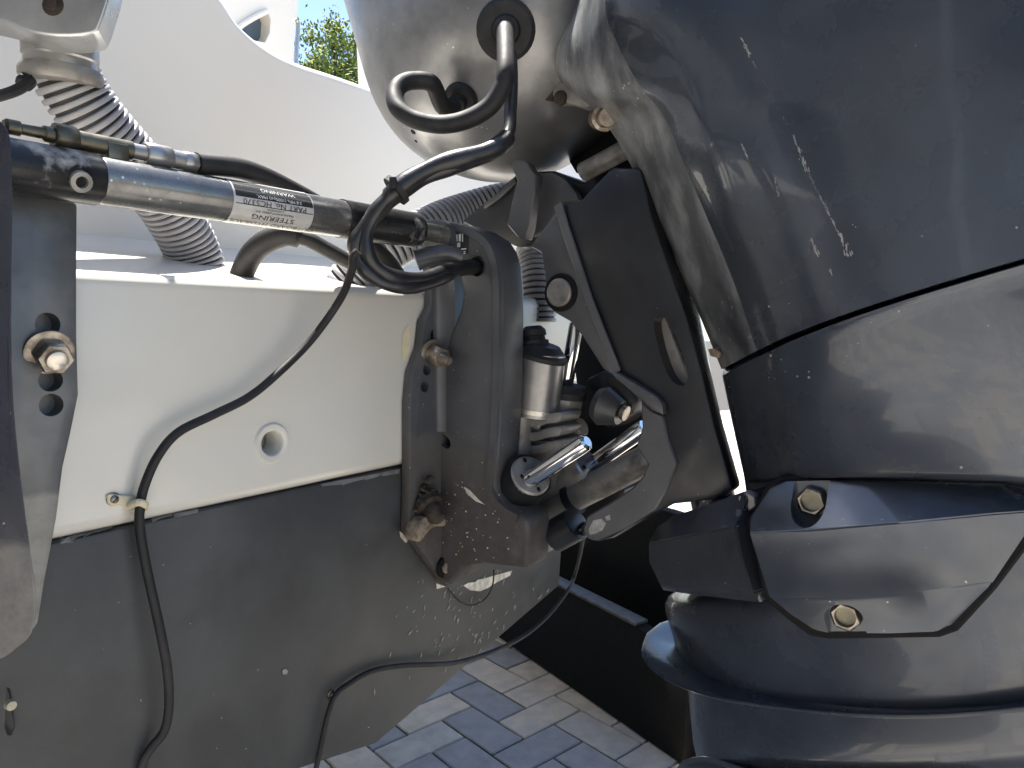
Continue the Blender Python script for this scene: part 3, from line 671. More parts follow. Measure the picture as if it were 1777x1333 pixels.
hook = [(1112, 696), (1130, 712), (1152, 722), (1158, 760), (1176, 806), (1154, 856), (1137, 884), (1083, 918), (1034, 940), (1018, 935), (1011, 920), (1018, 896), (1060, 872), (1098, 846), (1116, 826), (1124, 806), (1104, 774), (1114, 742)]
mb = MB().prism(pT(hook[::-1], .084), T * 0.03, 0.002, 1); hk = part('bracket_hook', mb, M['bracket_clean'], eng)  # paler than the panel, painting the light on the hook's chamfer
fl = MB(); hb_ = bvh(hk)
for pl in [[(1022, 918), (1030, 903), (1044, 900), (1052, 908), (1046, 920), (1034, 926), (1024, 928)], [(1050, 897), (1058, 893), (1060, 902), (1053, 904)]]: flake(fl, hb_, pl, .0004)
part('bare_metal_patch', fl, M['scuff'], eng, kind='stuff')
# ---- upper steering parts
mb = MB().prism(pT([(800, 384), (838, 352), (858, 340), (866, 326), (884, 312), (900, 298), (960, 296), (1010, 318), (1030, 300), (1090, 262), (1120, 300), (1000, 380), (960, 420), (900, 430), (850, 410)][::-1], .18), T * 0.12, 0.004, 2); part('steering_head', mb, M['dark'], eng)
mb = MB().prism(pT([(836, 356), (860, 336), (892, 306), (896, 318), (866, 346), (840, 364)], .176), T * 0.02, 0.003, 2); part('head_rib', mb, M['bracket_clean'], eng)
mb = MB().prism(pT([(886, 288), (890, 279), (905, 276), (916, 283), (920, 292), (930, 303), (926, 340), (918, 396), (912, 416), (898, 412), (880, 390), (888, 350), (897, 312)][::-1], .12), T * 0.016, 0.0015, 1); part('tilt_lock_lever', mb, M['bracket_clean'], eng)
mb = MB().prism(pT([(932, 300), (958, 298), (982, 312), (1000, 335), (1004, 348), (972, 352), (966, 370), (942, 396), (920, 412), (922, 380), (928, 340)][::-1], .15), T * 0.014, 0.003, 2); part('head_plate', mb, M['bracket_clean'], eng)
cylp('link_rod', 'grey_cast', 1010, 300, 1100, 252, .16, .012)

# ---- cowl pan (front bowl under the cowl)
BC = B(TC, 0.018, 1.407); BR = (0.2054, 0.2, 0.186)
def bowl_pt(th, ph, k=1.0):
    n = 0.92
    def sp(v): return (abs(v) ** n) * (1 if v >= 0 else -1)
    return BC + EA * (BR[0] * k * sp(cos(th)) * cos(ph) ** n) + T * (BR[1] * k * sp(sin(th)) * cos(ph) ** n) + EZ * (BR[2] * k * -(sin(ph) ** n))
def bowl_rows(k):
    rows = []
    for h, q in ((.40, .06), (.395, .4), (.37, .68), (.33, .85), (.27, .95), (.18, 1.0), (.10, 1.0), (.04, 1.0)):
        rows.append([BC + (bowl_pt(2 * pi * i / 72, 0, k) - BC) * q + EZ * h * k for i in range(72)])
    rows += [[bowl_pt(2 * pi * i / 72, (pi / 2) * j / 18, k) for i in range(72)] for j in range(18)]
    return rows
mb = MB()
go = mb.grid(bowl_rows(1.0), True); gi = mb.grid(bowl_rows(0.97), True)
for gg in (go, gi): mb.bm.faces.new(gg[-1])
for gg in (go, gi): mb.bm.faces.new(gg[0][::-1])
bowl_me = mb.mesh(40)
pocket = MB().prism(pT([(937, 168), (958, 95), (1006, -20), (1040, -140), (1200, -140), (1300, 200), (1120, 330), (1016, 276), (985, 235)], .02), T * 0.5)
full_bowl = bowl_me.copy()
bowl_me = cut(bowl_me, [MB().prism(pT([(937, 168), (953, 105), (1006, -20), (1040, -160), (1500, -160), (1300, 200), (1120, 330), (1016, 276), (980, 232)], .05) , T * 0.6), ])
pan = link(bowl_me, 'cowl_pan', M['pan'], eng)
bowl_t = bvh(pan)
# grommets in the pan
def grommet(px, py, r, tip=None):
    p, n = hit(bowl_t, px, py)
    mb = MB().lathe(p - n * 0.003, n, [(0, r), (0.006, r), (0.010, r * 0.86), (0.011, r * 0.5), (0.02, r * 0.42)], 28)
    part('grommet', mb, M['rubber'], eng); return p, n
g1, n1 = grommet(878, 52, 0.034)
g2_, n2 = grommet(800, 172, 0.021)
for (x, y, r) in [(717, 229, .004), (722, 245, .0025)]:
    p, n = hit(bowl_t, x, y)
    if p is not None: part('drain_hole', MB().lathe(p, n, [(0, r), (0.0006, r * 0.9)], 14), M['gap'], eng)
# ---- linkage seen through the opening
mb = MB().prism(pT([(925, 120), (1010, -10), (1120, 100), (1130, 310), (1000, 300), (930, 180)][::-1], .26), T * 0.02); part('pan_dark_back', mb, M['gap'], eng)  # black sheet put in for the shaded inside of the opening
mb = MB().prism(pT([(957, 160), (968, 140), (990, 145), (1042, 172), (1050, 184), (1010, 186), (985, 178), (962, 178)][::-1], .11), T * 0.02, 0.003, 2); part('shift_arm', mb, M['grey_cast'], eng)
mb = MB().lathe(onT(975, 171, .112), -T, [(0, .009), (0.006, .008), (0.007, .004)], 16); part('shift_pin', mb, M['rust'], eng)
mb = MB().lathe(onT(952, 152, .115), -T, [(-0.02, .017), (0.004, .016)], 18); part('rusty_boss', mb, M['rust'], eng)
mb = MB().lathe(onT(1046, 205, .10), (A * .6 - T * .6 - Z * .2).normalized(), [(-.02, .012), (0.004, .012), (0.005, .015), (0.008, .015), (0.009, .011), (0.02, .010)], 18); part('cable_stop', mb, M['steel'], eng)

# ---- cowl shells
def patch(rows, sub=5):
    cols = [spline(p3(r), sub) for r in rows]
    n = len(cols[0]); out = [[] for _ in range((len(rows) - 1) * sub + 1)]
    for k in range(n):
        c = spline([q[k] for q in cols], sub)
        for i, p in enumerate(c): out[i].append(p)
    return out
def mirror(p): return p + T * (2 * (TC - tt(p)))
def shell(rows, sub=5, cap=True, lip=0):
    g_ = patch(rows, sub)
    full = [r + [mirror(p) for p in reversed(r)] for r in g_]
    mb = MB(); gg = mb.grid(full, True)
    if lip:
        n = len(full[0]); lim = int(sub * lip)
        mb.bm.faces.ensure_lookup_table()
        for fi, f in enumerate(mb.bm.faces):
            k = fi % n
            if k < lim or k >= n - lim - 1: f.material_index = 1
    if cap: mb.bm.faces.new(gg[0]); mb.bm.faces.new(gg[-1][::-1])
    return mb
Drows = [
 [(1130, -620, .17), (1140, -622, .15), (1160, -625, .13), (1200, -628, .115), (1270, -632, .10), (1400, -636, .09), (1570, -640, .09), (1760, -645, .1), (1960, -640, .13)],
 [(1085, -540, .15), (1092, -543, .115), (1110, -548, .08), (1150, -556, .05), (1225, -565, .03), (1365, -575, .02), (1545, -585, .02), (1750, -595, .028), (1980, -590, .07)],
 [(1050, -400, .14), (1056, -400, .095), (1072, -402, .05), (1110, -405, .005), (1185, -410, -.02), (1340, -415, -.035), (1530, -420, -.035), (1745, -430, -.03), (1985, -440, .0)],
 [(1030, -190, .13), (1036, -190, .08), (1050, -190, .03), (1085, -195, -.02), (1160, -200, -.04), (1320, -205, -.05), (1520, -215, -.05), (1740, -230, -.045), (1990, -250, -.02)],
 [(1001, -4, .12), (1006, -2, .075), (1026, 0, .03), (1072, 0, -.02), (1150, -8, -.04), (1310, -20, -.05), (1510, -40, -.05), (1730, -60, -.045), (1990, -90, -.02)],
 [(962, 92, .115), (970, 90, .078), (1015, 84, .035), (1113, 70, -.018), (1180, 62, -.04), (1325, 45, -.05), (1515, 20, -.05), (1730, -10, -.045), (1990, -50, -.02)],
 [(968, 136, .12), (990, 150, .085), (1040, 157, .045), (1158, 138, -.016), (1215, 130, -.038), (1345, 108, -.05), (1525, 75, -.05), (1730, 35, -.045), (1990, -10, -.02)],
 [(1048, 212, .12), (1068, 208, .085), (1108, 206, .05), (1186, 204, -.012), (1235, 196, -.036), (1360, 170, -.05), (1530, 130, -.05), (1735, 85, -.045), (1990, 35, -.02)],
 [(1096, 290, .12), (1113, 286, .085), (1145, 283, .05), (1214, 277, -.010), (1262, 268, -.034), (1375, 240, -.048), (1535, 200, -.05), (1740, 150, -.045), (1990, 95, -.02)],
 [(1148, 400, .12), (1163, 395, .085), (1196, 391, .052), (1256, 382, -.008), (1305, 370, -.03), (1400, 345, -.045), (1545, 300, -.048), (1745, 245, -.045), (1990, 180, -.02)],
 [(1198, 510, .12), (1211, 505, .085), (1240, 500, .055), (1300, 488, -.004), (1345, 474, -.026), (1425, 446, -.04), (1560, 400, -.045), (1755, 340, -.042), (1990, 272, -.02)],
 [(1252, 641, .12), (1264, 635, .085), (1284, 624, .055), (1335, 598, .0), (1375, 580, -.02), (1450, 551, -.036), (1575, 509, -.042), (1765, 452, -.04), (1990, 390, -.02)],
]
low = [[(x, y - 2, t + 0.012) for x, y, t in Drows[-1]]]
cowl = part('cowl', shell(Drows, lip=2.6), [M['engine'], M['pale_lip']], eng, 60)
Erows = [
 [(1256, 640, .135), (1270, 634, .11), (1288, 622, .09), (1338, 598, .045), (1378, 580, .03), (1450, 553, .015), (1575, 511, .01), (1765, 454, .01), (1990, 390, .03)],
 [(1254, 651, .12), (1266, 645, .085), (1286, 634, .056), (1337, 610, .003), (1377, 592, -.016), (1451, 564, -.031), (1576, 523, -.037), (1766, 467, -.035), (1990, 404, -.012)],
 [(1255, 661, .12), (1267, 655, .085), (1287, 644, .056), (1339, 620, .0035), (1379, 602, -.0155), (1452, 574, -.0305), (1577, 533, -.0365), (1766, 478, -.0345), (1990, 416, -.0115)],
 [(1272, 740, .12), (1285, 737, .088), (1305, 733, .06), (1352, 725, .015), (1390, 720, -.002), (1460, 708, -.015), (1580, 690, -.022), (1768, 664, -.022), (1990, 640, .0)],
 [(1290, 822, .12), (1304, 822, .09), (1326, 822, .066), (1368, 821, .034), (1405, 820, .02), (1470, 819, .008), (1585, 818, .001), (1770, 822, .0), (1990, 830, .015)],
 [(1291, 832, .122), (1305, 832, .094), (1327, 832, .07), (1368, 831, .042), (1405, 829, .028), (1470, 827, .016), (1585, 826, .009), (1770, 830, .008), (1990, 838, .022)],
 [(1293, 840, .125), (1308, 841, .1), (1330, 841, .078), (1370, 839, .050), (1407, 837, .037), (1472, 834, .027), (1586, 833, .020), (1771, 836, .018), (1990, 844, .03)],
 [(1298, 900, .13), (1314, 902, .105), (1335, 903, .084), (1375, 905, .055), (1412, 906, .043), (1478, 907, .035), (1590, 908, .030), (1775, 912, .028), (1990, 920, .04)],
 [(1285, 1000, .135), (1302, 1003, .115), (1325, 1006, .094), (1370, 1012, .064), (1410, 1018, .050), (1480, 1026, .039), (1595, 1030, .033), (1780, 1030, .031), (1990, 1030, .042)],
 [(1160, 1035, .19), (1172, 1046, .15), (1205, 1056, .112), (1280, 1073, .080), (1350, 1091, .062), (1450, 1110, .048), (1600, 1116, .039), (1785, 1108, .034), (1990, 1095, .045)],
 [(1168, 1105, .18), (1185, 1125, .14), (1220, 1145, .110), (1290, 1168, .080), (1360, 1185, .064), (1460, 1200, .052), (1605, 1207, .043), (1788, 1198, .038), (1990, 1180, .05)],
 [(1178, 1140, .17), (1200, 1165, .128), (1235, 1185, .104), (1300, 1205, .080), (1370, 1219, .066), (1470, 1232, .055), (1610, 1238, .046), (1790, 1226, .041), (1990, 1205, .053)],
]
mid = part('lower_apron', shell(Erows), M['engine'], eng, 60)
Frows = [  # splash plate: a ring flaring outwards
 [(1176, 1120, .18), (1196, 1150, .135), (1230, 1172, .108), (1298, 1195, .083), (1368, 1208, .071), (1468, 1220, .06), (1608, 1224, .052), (1788, 1212, .05), (1990, 1192, .06)],
 [(1128, 1100, .18), (1122, 1138, .125), (1160, 1176, .096), (1240, 1206, .070), (1330, 1222, .055), (1450, 1234, .042), (1605, 1237, .032), (1790, 1222, .026), (1990, 1196, .038)],
 [(1129, 1106, .18), (1124, 1145, .125), (1162, 1183, .096), (1241, 1213, .070), (1330, 1229, .055), (1450, 1241, .042), (1605, 1244, .032), (1790, 1229, .026), (1990, 1203, .038)],
 [(1180, 1150, .18), (1200, 1180, .135), (1235, 1200, .108), (1300, 1220, .083), (1370, 1233, .071), (1470, 1245, .06), (1610, 1249, .052), (1790, 1237, .05), (1990, 1217, .06)],
]
part('splash_plate', shell(Frows, 4, False), M['engine'], eng, 40)
Grows = [
 [(1192, 1180, .17), (1206, 1195, .128), (1240, 1210, .1), (1310, 1224, .078), (1380, 1234, .064), (1480, 1240, .053), (1620, 1240, .044), (1790, 1228, .039), (1990, 1212, .05)],
 [(1200, 1260, .17), (1214, 1272, .132), (1250, 1282, .106), (1315, 1300, .084), (1385, 1312, .072), (1485, 1320, .062), (1622, 1322, .055), (1795, 1315, .051), (1990, 1300, .06)],
 [(1210, 1320, .17), (1226, 1330, .133), (1262, 1336, .11), (1325, 1350, .094), (1390, 1358, .086), (1490, 1362, .08), (1625, 1364, .078), (1800, 1360, .076), (1990, 1350, .08)],
 [(1260, 1500, .17), (1275, 1505, .135), (1300, 1510, .115), (1350, 1516, .1), (1410, 1520, .093), (1500, 1524, .09), (1640, 1526, .088), (1810, 1524, .088), (1990, 1520, .09)],
 [(1330, 1800, .17), (1345, 1800, .137), (1365, 1800, .12), (1410, 1800, .107), (1460, 1800, .1), (1540, 1800, .096), (1660, 1800, .095), (1820, 1800, .095), (1960, 1800, .1)],
]
part('drive_leg', shell(Grows), M['engine'], eng, 60)
mb = MB().prism(spline(p3([(1170, 1333, .16), (1220, 1310, .13), (1290, 1330, .09), (1420, 1370, .06), (1700, 1380, .06), (1700, 1500, .2), (1300, 1500, .28), (1170, 1420, .24)]), 3, True), Z * -0.008, 0.002, 1)
part('anti_ventilation_plate', mb, M['engine'], eng)
# ---- near side mount cover with two bolts
def facets(verts, faces, back, bev=0.0015):
    mb = MB(); vs = [mb.bm.verts.new(onT(*v)) for v in verts]
    fs = [mb.bm.faces.new([vs[i] for i in f]) for f in faces]
    r = bmesh.ops.extrude_face_region(mb.bm, geom=fs)
    bmesh.ops.translate(mb.bm, vec=back, verts=[v for v in r['geom'] if isinstance(v, bmesh.types.BMVert)])
    bmesh.ops.recalc_face_normals(mb.bm, faces=mb.bm.faces)
    ed = [e for e in mb.bm.edges if len(e.link_faces) == 2 and e.calc_face_angle(0) > 0.2]
    bmesh.ops.bevel(mb.bm, geom=ed, offset=bev, segments=2, affect='EDGES', clamp_overlap=True)
    return mb
cv = [(1302, 900, .022), (1335, 848, .020), (1362, 836, .020), (1500, 834, .016), (1740, 840, .014), (1790, 850, .014), (1812, 872, .014),
      (1300, 924, -.006), (1400, 921, -.010), (1560, 908, -.014), (1720, 892, -.014), (1808, 885, -.006),
      (1335, 1037, .000), (1450, 1037, -.006), (1600, 1028, -.008), (1722, 1012, -.006),
      (1372, 1066, .014), (1412, 1094, .015), (1438, 1099, .015), (1540, 1100, .013), (1624, 1097, .011), (1652, 1084, .009), (1716, 1018, .004)]
cf = [(0, 1, 2, 8, 7), (2, 3, 9, 8), (3, 4, 10, 9), (4, 5, 6, 11, 10), (7, 8, 13, 12), (8, 9, 14, 13), (9, 10, 15, 14), (10, 11, 15), (12, 13, 18, 17, 16), (13, 14, 20, 19, 18), (14, 15, 22, 21, 20)]
cme = facets(cv, cf, T * 0.06).mesh(25)
def ushape(cx, cy, w_, top_, bot, up):
    pts = []
    if up: # open at top
        pts = [(cx - w_, cy - top_), (cx + w_, cy - top_)] + [(cx + w_ * cos(a_), cy + bot * 0.0 + w_ * 1.15 * sin(a_)) for a_ in [k * pi / 10 for k in range(11)]]
    else:
        pts = [(cx + w_ * 1.15, cy + bot), (cx - w_ * 0.75, cy + bot)] + [(cx - w_ * cos(a_) , cy - w_ * 0.9 * sin(a_)) for a_ in [k * pi / 10 for k in range(11)]]
    return pts
pk1 = MB().prism(pT(ushape(1411, 868, 31, 60, 0, True), .021), T * -0.07)
pk2 = MB().prism(pT(ushape(1470, 1066, 34, 0, 60, False), .020), T * -0.08)
cme = cut(cme, [pk1, pk2])
gk = [(1296, 905), (1330, 840), (1360, 828), (1500, 826), (1745, 831), (1800, 841), (1826, 870), (1822, 900), (1728, 1024), (1662, 1096), (1630, 1107), (1438, 1110), (1404, 1104), (1364, 1074), (1326, 1040)]
part('cover_gap_shade', MB().prism(pT(gk, .026), T * 0.03, .002, 1), M['gap'], eng)  # black strip paints the shaded gap around the cover
cover = link(cme, 'side_mount_cover', M['cover'], eng)
for (x, y, t, bx) in [(1411, 868, .0195, (1374, 1448, 838, 914)), (1470, 1066, .0175, (1426, 1514, 1028, 1096))]:
    mb = MB().prism(pT([(bx[0], bx[2]), (bx[1], bx[2]), (bx[1], bx[3]), (bx[0], bx[3])], t + .003), T * 0.004); part('bolt_pocket', mb, M['dark'], eng)
    bp_ = onT(x, y, t + .002)
    bm_ = cut(MB().hexa(bp_, -T, 0.009, 0.0135, 0.002, 0.2).mesh(), [MB().lathe(bp_ - T * 0.0035, -T, [(0, .0088), (0.02, .0088)], 20)])
    bo = link(bm_, 'cover_bolt', M['steel'], eng)
    part('bolt_socket', MB().lathe(bp_ - T * 0.0032, -T, [(0, .0084), (0.0008, .0082)], 20), M['sand'], bo)
# ---- front mount cover
fv = [(1140, 914, .13), (1165, 897, .11), (1230, 875, .07), (1290, 853, .045), (1296, 866, .043), (1290, 884, .04),
      (1125, 943, .125), (1200, 928, .06), (1277, 915, .02), (1129, 975, .122), (1146, 1018, .125), (1220, 1026, .066), (1306, 1030, .026), (1150, 1025, .14), (1213, 1034, .085), (1316, 1046, .045), (1285, 962, .02)]
ff = [(0, 1, 7, 6), (1, 2, 8, 7), (2, 3, 4, 5, 8), (6, 7, 11, 10, 9), (7, 8, 16, 12, 11), (10, 11, 14, 13), (11, 12, 15, 14)]
fc = part('front_mount_cover', facets(fv, ff, T * 0.06 + A * 0.02), M['cover'], eng, 25)
mb = MB(); mb.tube(spline(p3([(1285, 885, .04), (1281, 925, .034), (1290, 965, .034), (1305, 1005, .036), (1320, 1040, .045)]), 6), 0.004, 10); part('cover_lip', mb, M['cover'], eng)
mb = MB(); mb.tube(spline(p3([(1300, 915, .06), (1296, 940, .055), (1303, 975, .055), (1318, 1002, .06)]), 6), 0.0055, 10); part('rubber_mount', mb, M['sand'], eng)
mb = MB().hexa(onT(1304, 866, .06), -T, 0.014, 0.010); part('mount_bolt', mb, M['grey_cast'], eng)
mb = MB().prism(p3([(1228, 606, .09), (1240, 604, .08), (1250, 612, .078), (1246, 622, .08), (1232, 618, .09)]), T * 0.012, 0.001, 1); part('rubber_tab', mb, M['crust'], eng)
# scuffs on the cowl
cb_ = bvh(cowl, mid)
fl = MB(); rs = random.Random(21)
def streak(x0, y0, x1, y1, w0, w1, n, keep=1.0):
    L_ = sqrt((x1 - x0) ** 2 + (y1 - y0) ** 2); ux, uy = (x1 - x0) / L_, (y1 - y0) / L_
    for k in range(int(L_ * 0.9 * keep)):
        f = rs.random(); ww = w0 + (w1 - w0) * f; o_ = rs.gauss(0, .42) * ww
        cx, cy = x0 + (x1 - x0) * f - uy * o_, y0 + (y1 - y0) * f + ux * o_
        l, h = rs.uniform(1.5, 5.0), rs.uniform(.25, .55) * max(ww, 1.2) * .6
        flake(fl, cb_, [(cx - ux * l, cy - uy * l), (cx - uy * h, cy + ux * h), (cx + ux * l * rs.uniform(.5, 1), cy + uy * l), (cx + uy * h * rs.uniform(.4, 1), cy - ux * h)], 0.0002 + rs.random() * .0002)
streak(1287, 66, 1302, 98, 2.5, 3.5, 5); streak(1376, 235, 1402, 298, 2.5, 4.5, 8); streak(1402, 298, 1458, 410, 1.2, 3.2, 12, .6); streak(1302, 98, 1376, 235, .8, 1.4, 12, .12); streak(1458, 405, 1474, 444, 4, 6, 6)
streak(1408, 415, 1421, 445, 3, 4, 5); streak(1288, 250, 1298, 275, 2, 2.5, 3); streak(1440, 468, 1444, 478, 3, 3, 2); streak(1345, 310, 1352, 340, 1.5, 2, 3)
for (x, y, r) in [(1404, 655, 4), (1384, 653, 3), (1345, 657, 2.5), (1335, 655, 2), (1338, 617, 4), (1356, 624, 2.5), (1465, 630, 2), (1470, 618, 2), (1489, 596, 2), (1505, 575, 2), (1511, 559, 3), (1560, 540, 4), (1356, 490, 2), (1370, 527, 2), (1335, 532, 3), (1570, 608, 2), (1715, 565, 3), (1668, 811, 5), (1480, 390, 2), (1485, 394, 2), (1600, 410, 3), (1764, 395, 4), (1363, 645, 2), (1404, 645, 2.5)]:
    r *= .65; flake(fl, cb_, [(x - r, y - r * .3), (x + r * .3, y - r), (x + r, y + r * .2), (x - r * .2, y + r)], 0.0003)
part('scuff_mark', fl, M['scuff'], eng, kind='stuff')
# front lip of the cowl: points that follow the leading edge
lip = [[(1030, 166, .0805), (1064, 204, .078), (1108, 283, .078), (1158, 394, .078), (1206, 503, .078), (1258, 632, .078)]]
wb_ = bvh(clamp)
fl = MB()
for (x, y, r) in [(800, 864, 3)]: pass
for pl in [[(806, 845), (815, 850), (832, 868), (842, 876), (826, 870), (810, 856)]]: flake(fl, wb_, pl, .0004)
for k in range(60):
    x, y = rs.uniform(715, 900), rs.uniform(840, 980); r = rs.uniform(.6, 1.8)
    flake(fl, wb_, [(x - r, y), (x, y - r), (x + r, y), (x, y + r)], .0004)
part('chipped_paint', fl, M['chip'], eng, kind='stuff')

# ================================================================== LEFT OUTBOARD (its right clamp bracket and cowl pan)
le = thing('outboard_motor', 'left outboard motor showing only its weathered clamp bracket and silver pan at the left edge', 'outboard motor', B(-0.58, 0.0, 0.6))
lf = [(20, 335), (60, 336), (137, 351), (136, 480), (136, 580), (139, 685), (126, 750), (112, 812), (101, 900), (90, 958), (80, 1010), (69, 1082), (36, 1124), (-10, 1150), (-60, 1100), (-60, 335)]
fb = MB().prism(pA(lf, .02), A * -0.018, 0.004, 2)
holes = [MB().lathe(onA(x, y, .02) - A * 0.016, A, [(0, r), (0.03, r)], 24) for x, y, r in [(83, 563, .0090), (88, 660, .0088), (89, 703, .0088)]]
link(cut(fb.mesh(), holes), 'mounting_flange', M['bracket_old'], le)
for x, y, r in [(83, 563, .012), (88, 660, .012), (89, 703, .012)]: part('bolt_hole_shade', MB().lathe(onA(x, y, .02) - A * 0.0175, A, [(0, r), (0.0008, r)], 16), M['gap'], le)  # black discs paint the shade inside these holes
p = onA(84, 610, .02)
o_ = part('mounting_bolt', MB().lathe(p, sdir, [(0, .008), (.02, .008), (.0235, .0075), (.0245, .005)], 20), M['steel_clean'], le)
part('washer', MB().lathe(p, sdir, [(0, .0175), (.003, .0175), (.0035, .016)], 28), M['steel'], o_)
part('nut', cut(MB().hexa(p + sdir * .003, sdir, .018, .0130, .001, .4).mesh(), [MB().lathe(p + sdir * .012, sdir, [(0, .0088), (.02, .0092)], 20)]).name and MB().hexa(p + sdir * .003, sdir, .0165, .0130, .001, .4), M['steel'], o_)
# aft web of that bracket, close to the lens
mb = MB()
mb.prism(spline(pD([(-80, 198, .475), (-10, 205, .475), (12, 220, .475), (22, 262, .475), (24, 420, .475), (22, 560, .475), (26, 700, .475), (41, 850, .478), (59, 985, .482), (65, 1055, .485), (56, 1102, .486), (30, 1128, .488), (0, 1147, .49), (-80, 1172, .49)]), 3, True), A * -0.035, 0.012, 4)
part('clamp_bracket', mb, M['bracket_left'], le)
mb = MB().prism(pD([(-30, 1140, .56), (10, 1160, .56), (22, 1205, .56), (30, 1262, .56), (20, 1285, .56), (-30, 1230, .56)]), A * -0.03, 0.003, 1); part('lower_bracket_foot', mb, M['dark'], le)
mb = MB().lathe(onD(16, 1222, .55), A, [(0, .004), (.005, .0035)], 14); part('foot_bolt', mb, M['sand'], le)
full_bowl.transform(Matrix.Translation(T * -0.76 + A * 0.02 + Z * 0.03))
link(full_bowl, 'cowl_pan', M['pan'], le)
# silver housing that carries the rigging hose
hp = spline(pD([(-120, -150, .70), (60, -160, .70), (205, -140, .70), (197, -40, .70), (184, 10, .70), (172, 44, .70), (158, 58, .70), (100, 62, .70), (48, 54, .70), (10, 38, .70), (-60, 22, .70), (-120, 0, .70)]), 3, True)
lp = part('rigging_housing', MB().prism(hp, F_ * .04 - R_ * .012, .012, 4), M['silver'], le, 50)
lb = bvh(lp)
p, n = hit(lb, 92, 9)
if p is not None:
    part('housing_screw', MB().lathe(p, n, [(-.002, .011), (.0005, .0105), (.001, .006), (.004, .0055)], 16), M['rust'], le)
mb = MB(); c0 = onD(104, 60, .765); ax = (onD(106, 116, .77) - c0).normalized()
mb.lathe(c0, ax, [(0, .036), (0.024, .0362), (0.026, .0345), (0.036, .0345)], 36); part('rigging_tube_flange', mb, M['alu'], le)
mb = MB().lathe(c0 + ax * .034, ax, [(0, .0375), (.005, .040), (.012, .040), (.016, .0375)], 36); part('hose_clamp', mb, M['grey_cast'], le)
mb = MB(); mb.tube(spline(pD([(52, 140, .74), (40, 150, .73), (20, 160, .72), (-30, 175, .7)]), 6), .0055, 10); mb.hexa(onD(50, 138, .745), (onD(40, 150, .73) - onD(52, 140, .74)).normalized(), .012, .009)
part('clamp_cable', mb, M['rubber'], le)

# ================================================================== LOOSE CABLES
def cable(name, path, r, m, label, cat='cable', seg=12):
    mb = MB(); mb.tube(path, r, seg); return solo(name, mb, M[m], label, cat, path[0])
cable('transducer_cable', spline([onA(622, 436, .10), onA(613, 446, .095), onA(610, 470, .085), onA(590, 520, .055), onA(540, 590, .03), onA(480, 650, .024), onA(430, 690, .02), onA(370, 720, .02), onA(310, 750, .02), onA(275, 790, .018), onA(252, 840, .014), onA(243, 880, .012), onA(243, 920, .012), onA(255, 990, .014), onA(275, 1080, .02), onA(290, 1160, .022), onA(293, 1225, .02), onA(285, 1268, .015), onA(263, 1297, .009), onA(249, 1320, .006), onA(245, 1345, .006), onA(240, 1420, .006)], 9), 0.0041, 'rubber',
      'black cable drooping diagonally across the cream transom and down the black hull')
cable('transducer_cable', spline([onT(1012, 905, .14), onT(1012, 930, .12), onA(1000, 990, .03), onA(985, 1025, .03), onA(945, 1075, .03), onA(890, 1115, .02), onA(800, 1148, .012), onA(700, 1155, .008), onA(645, 1165, .006), onA(605, 1187, .006), onA(583, 1205, .006), onA(569, 1240, .006), onA(556, 1300, .006), onA(546, 1345, .006), onA(530, 1420, .006)], 9), 0.0031, 'rubber',
      'thin black wire curving along the bottom edge of the black hull above the pavers')
cable('ground_wire', spline([onA(778, 1022, .004), onA(800, 1045, .006), onA(822, 1050, .008), onA(843, 1038, .01), onA(855, 1015, .02), onA(857, 990, .03)], 8), 0.0011, 'rubber', 'very thin wire looping below the right bracket over the scraped paint', 'wire', 8)
# looped hose under the pan
lh = [g1 + n1 * .004, g1 + n1 * .03]
d1 = 0.78
lh += pD([(878, 118, .765), (872, 150, .765), (850, 184, .77), (812, 207, .775), (768, 216, .78), (722, 208, .785), (693, 190, .79), (685, 168, .80), (694, 148, .81), (718, 140, .82), (750, 146, .83)])
lh += [g2_ + n2 * .03 + V((-.012, 0, .004)), g2_ + n2 * .006]
cable('looped_hose', spline(lh, 9), 0.0100, 'rubber', 'thick black hose making a loop between two grommets under the silver pan', 'hose', 18)
# wiring loom, two taped legs side by side
loom_px = [(886, 92, .79), (888, 140, .79), (886, 190, .79), (882, 232, .78), (862, 256, .765), (815, 272, .755), (758, 288, .75), (710, 314, .745), (672, 345, .74), (645, 380, .74), (634, 418, .74), (645, 455, .745), (680, 480, .76), (728, 484, .79), (770, 473, .825), (800, 466, .865), (826, 463, .885)]
lp1 = spline(pD(loom_px), 9)
loom = cable('wiring_loom', lp1, lambda s: .0070 if s < .2 else (.0102 if s < .5 else .0080) * (1 + .08 * sin(s * 60)), 'tape', 'taped black wiring loom bending from the upper grommet down into the right clamp bracket', 'wiring loom', 16)
loom2_px = [(860, 262, .768), (815, 282, .758), (758, 300, .752), (708, 326, .748), (668, 358, .744), (634, 392, .74), (616, 425, .74), (628, 462, .745), (668, 492, .757), (724, 497, .785), (768, 482, .82), (790, 470, .86)]
cable('wiring_loom', spline(pD(loom2_px), 9), lambda s: .0075 * (1 + .1 * sin(s * 50)), 'tape', 'second slimmer taped strand strapped under the loom, forming the outer bend near the steering cylinder', 'wiring loom', 14)
mb = MB(); kt = onD(688, 330, .742); kd = (onD(672, 345, .74) - onD(710, 314, .745)).normalized()
mb.lathe(kt - kd * .003, kd, [(0, .0165), (.006, .0165)], 20); mb.box(onD(682, 318, .727), R_ * .0035, F_ * .003, U_ * .006, .001)
solo('cable_tie', mb, M['rubber'], 'black cable tie strapping the two loom strands together', 'cable tie', kt)
mb = MB().tube(spline(pD([(722, 452, .86), (745, 445, .862), (775, 440, .865), (800, 447, .87)]), 5), lambda s: .013 - .004 * s, 16)
part('connector_boot', mb, M['bracket_clean'], eng)

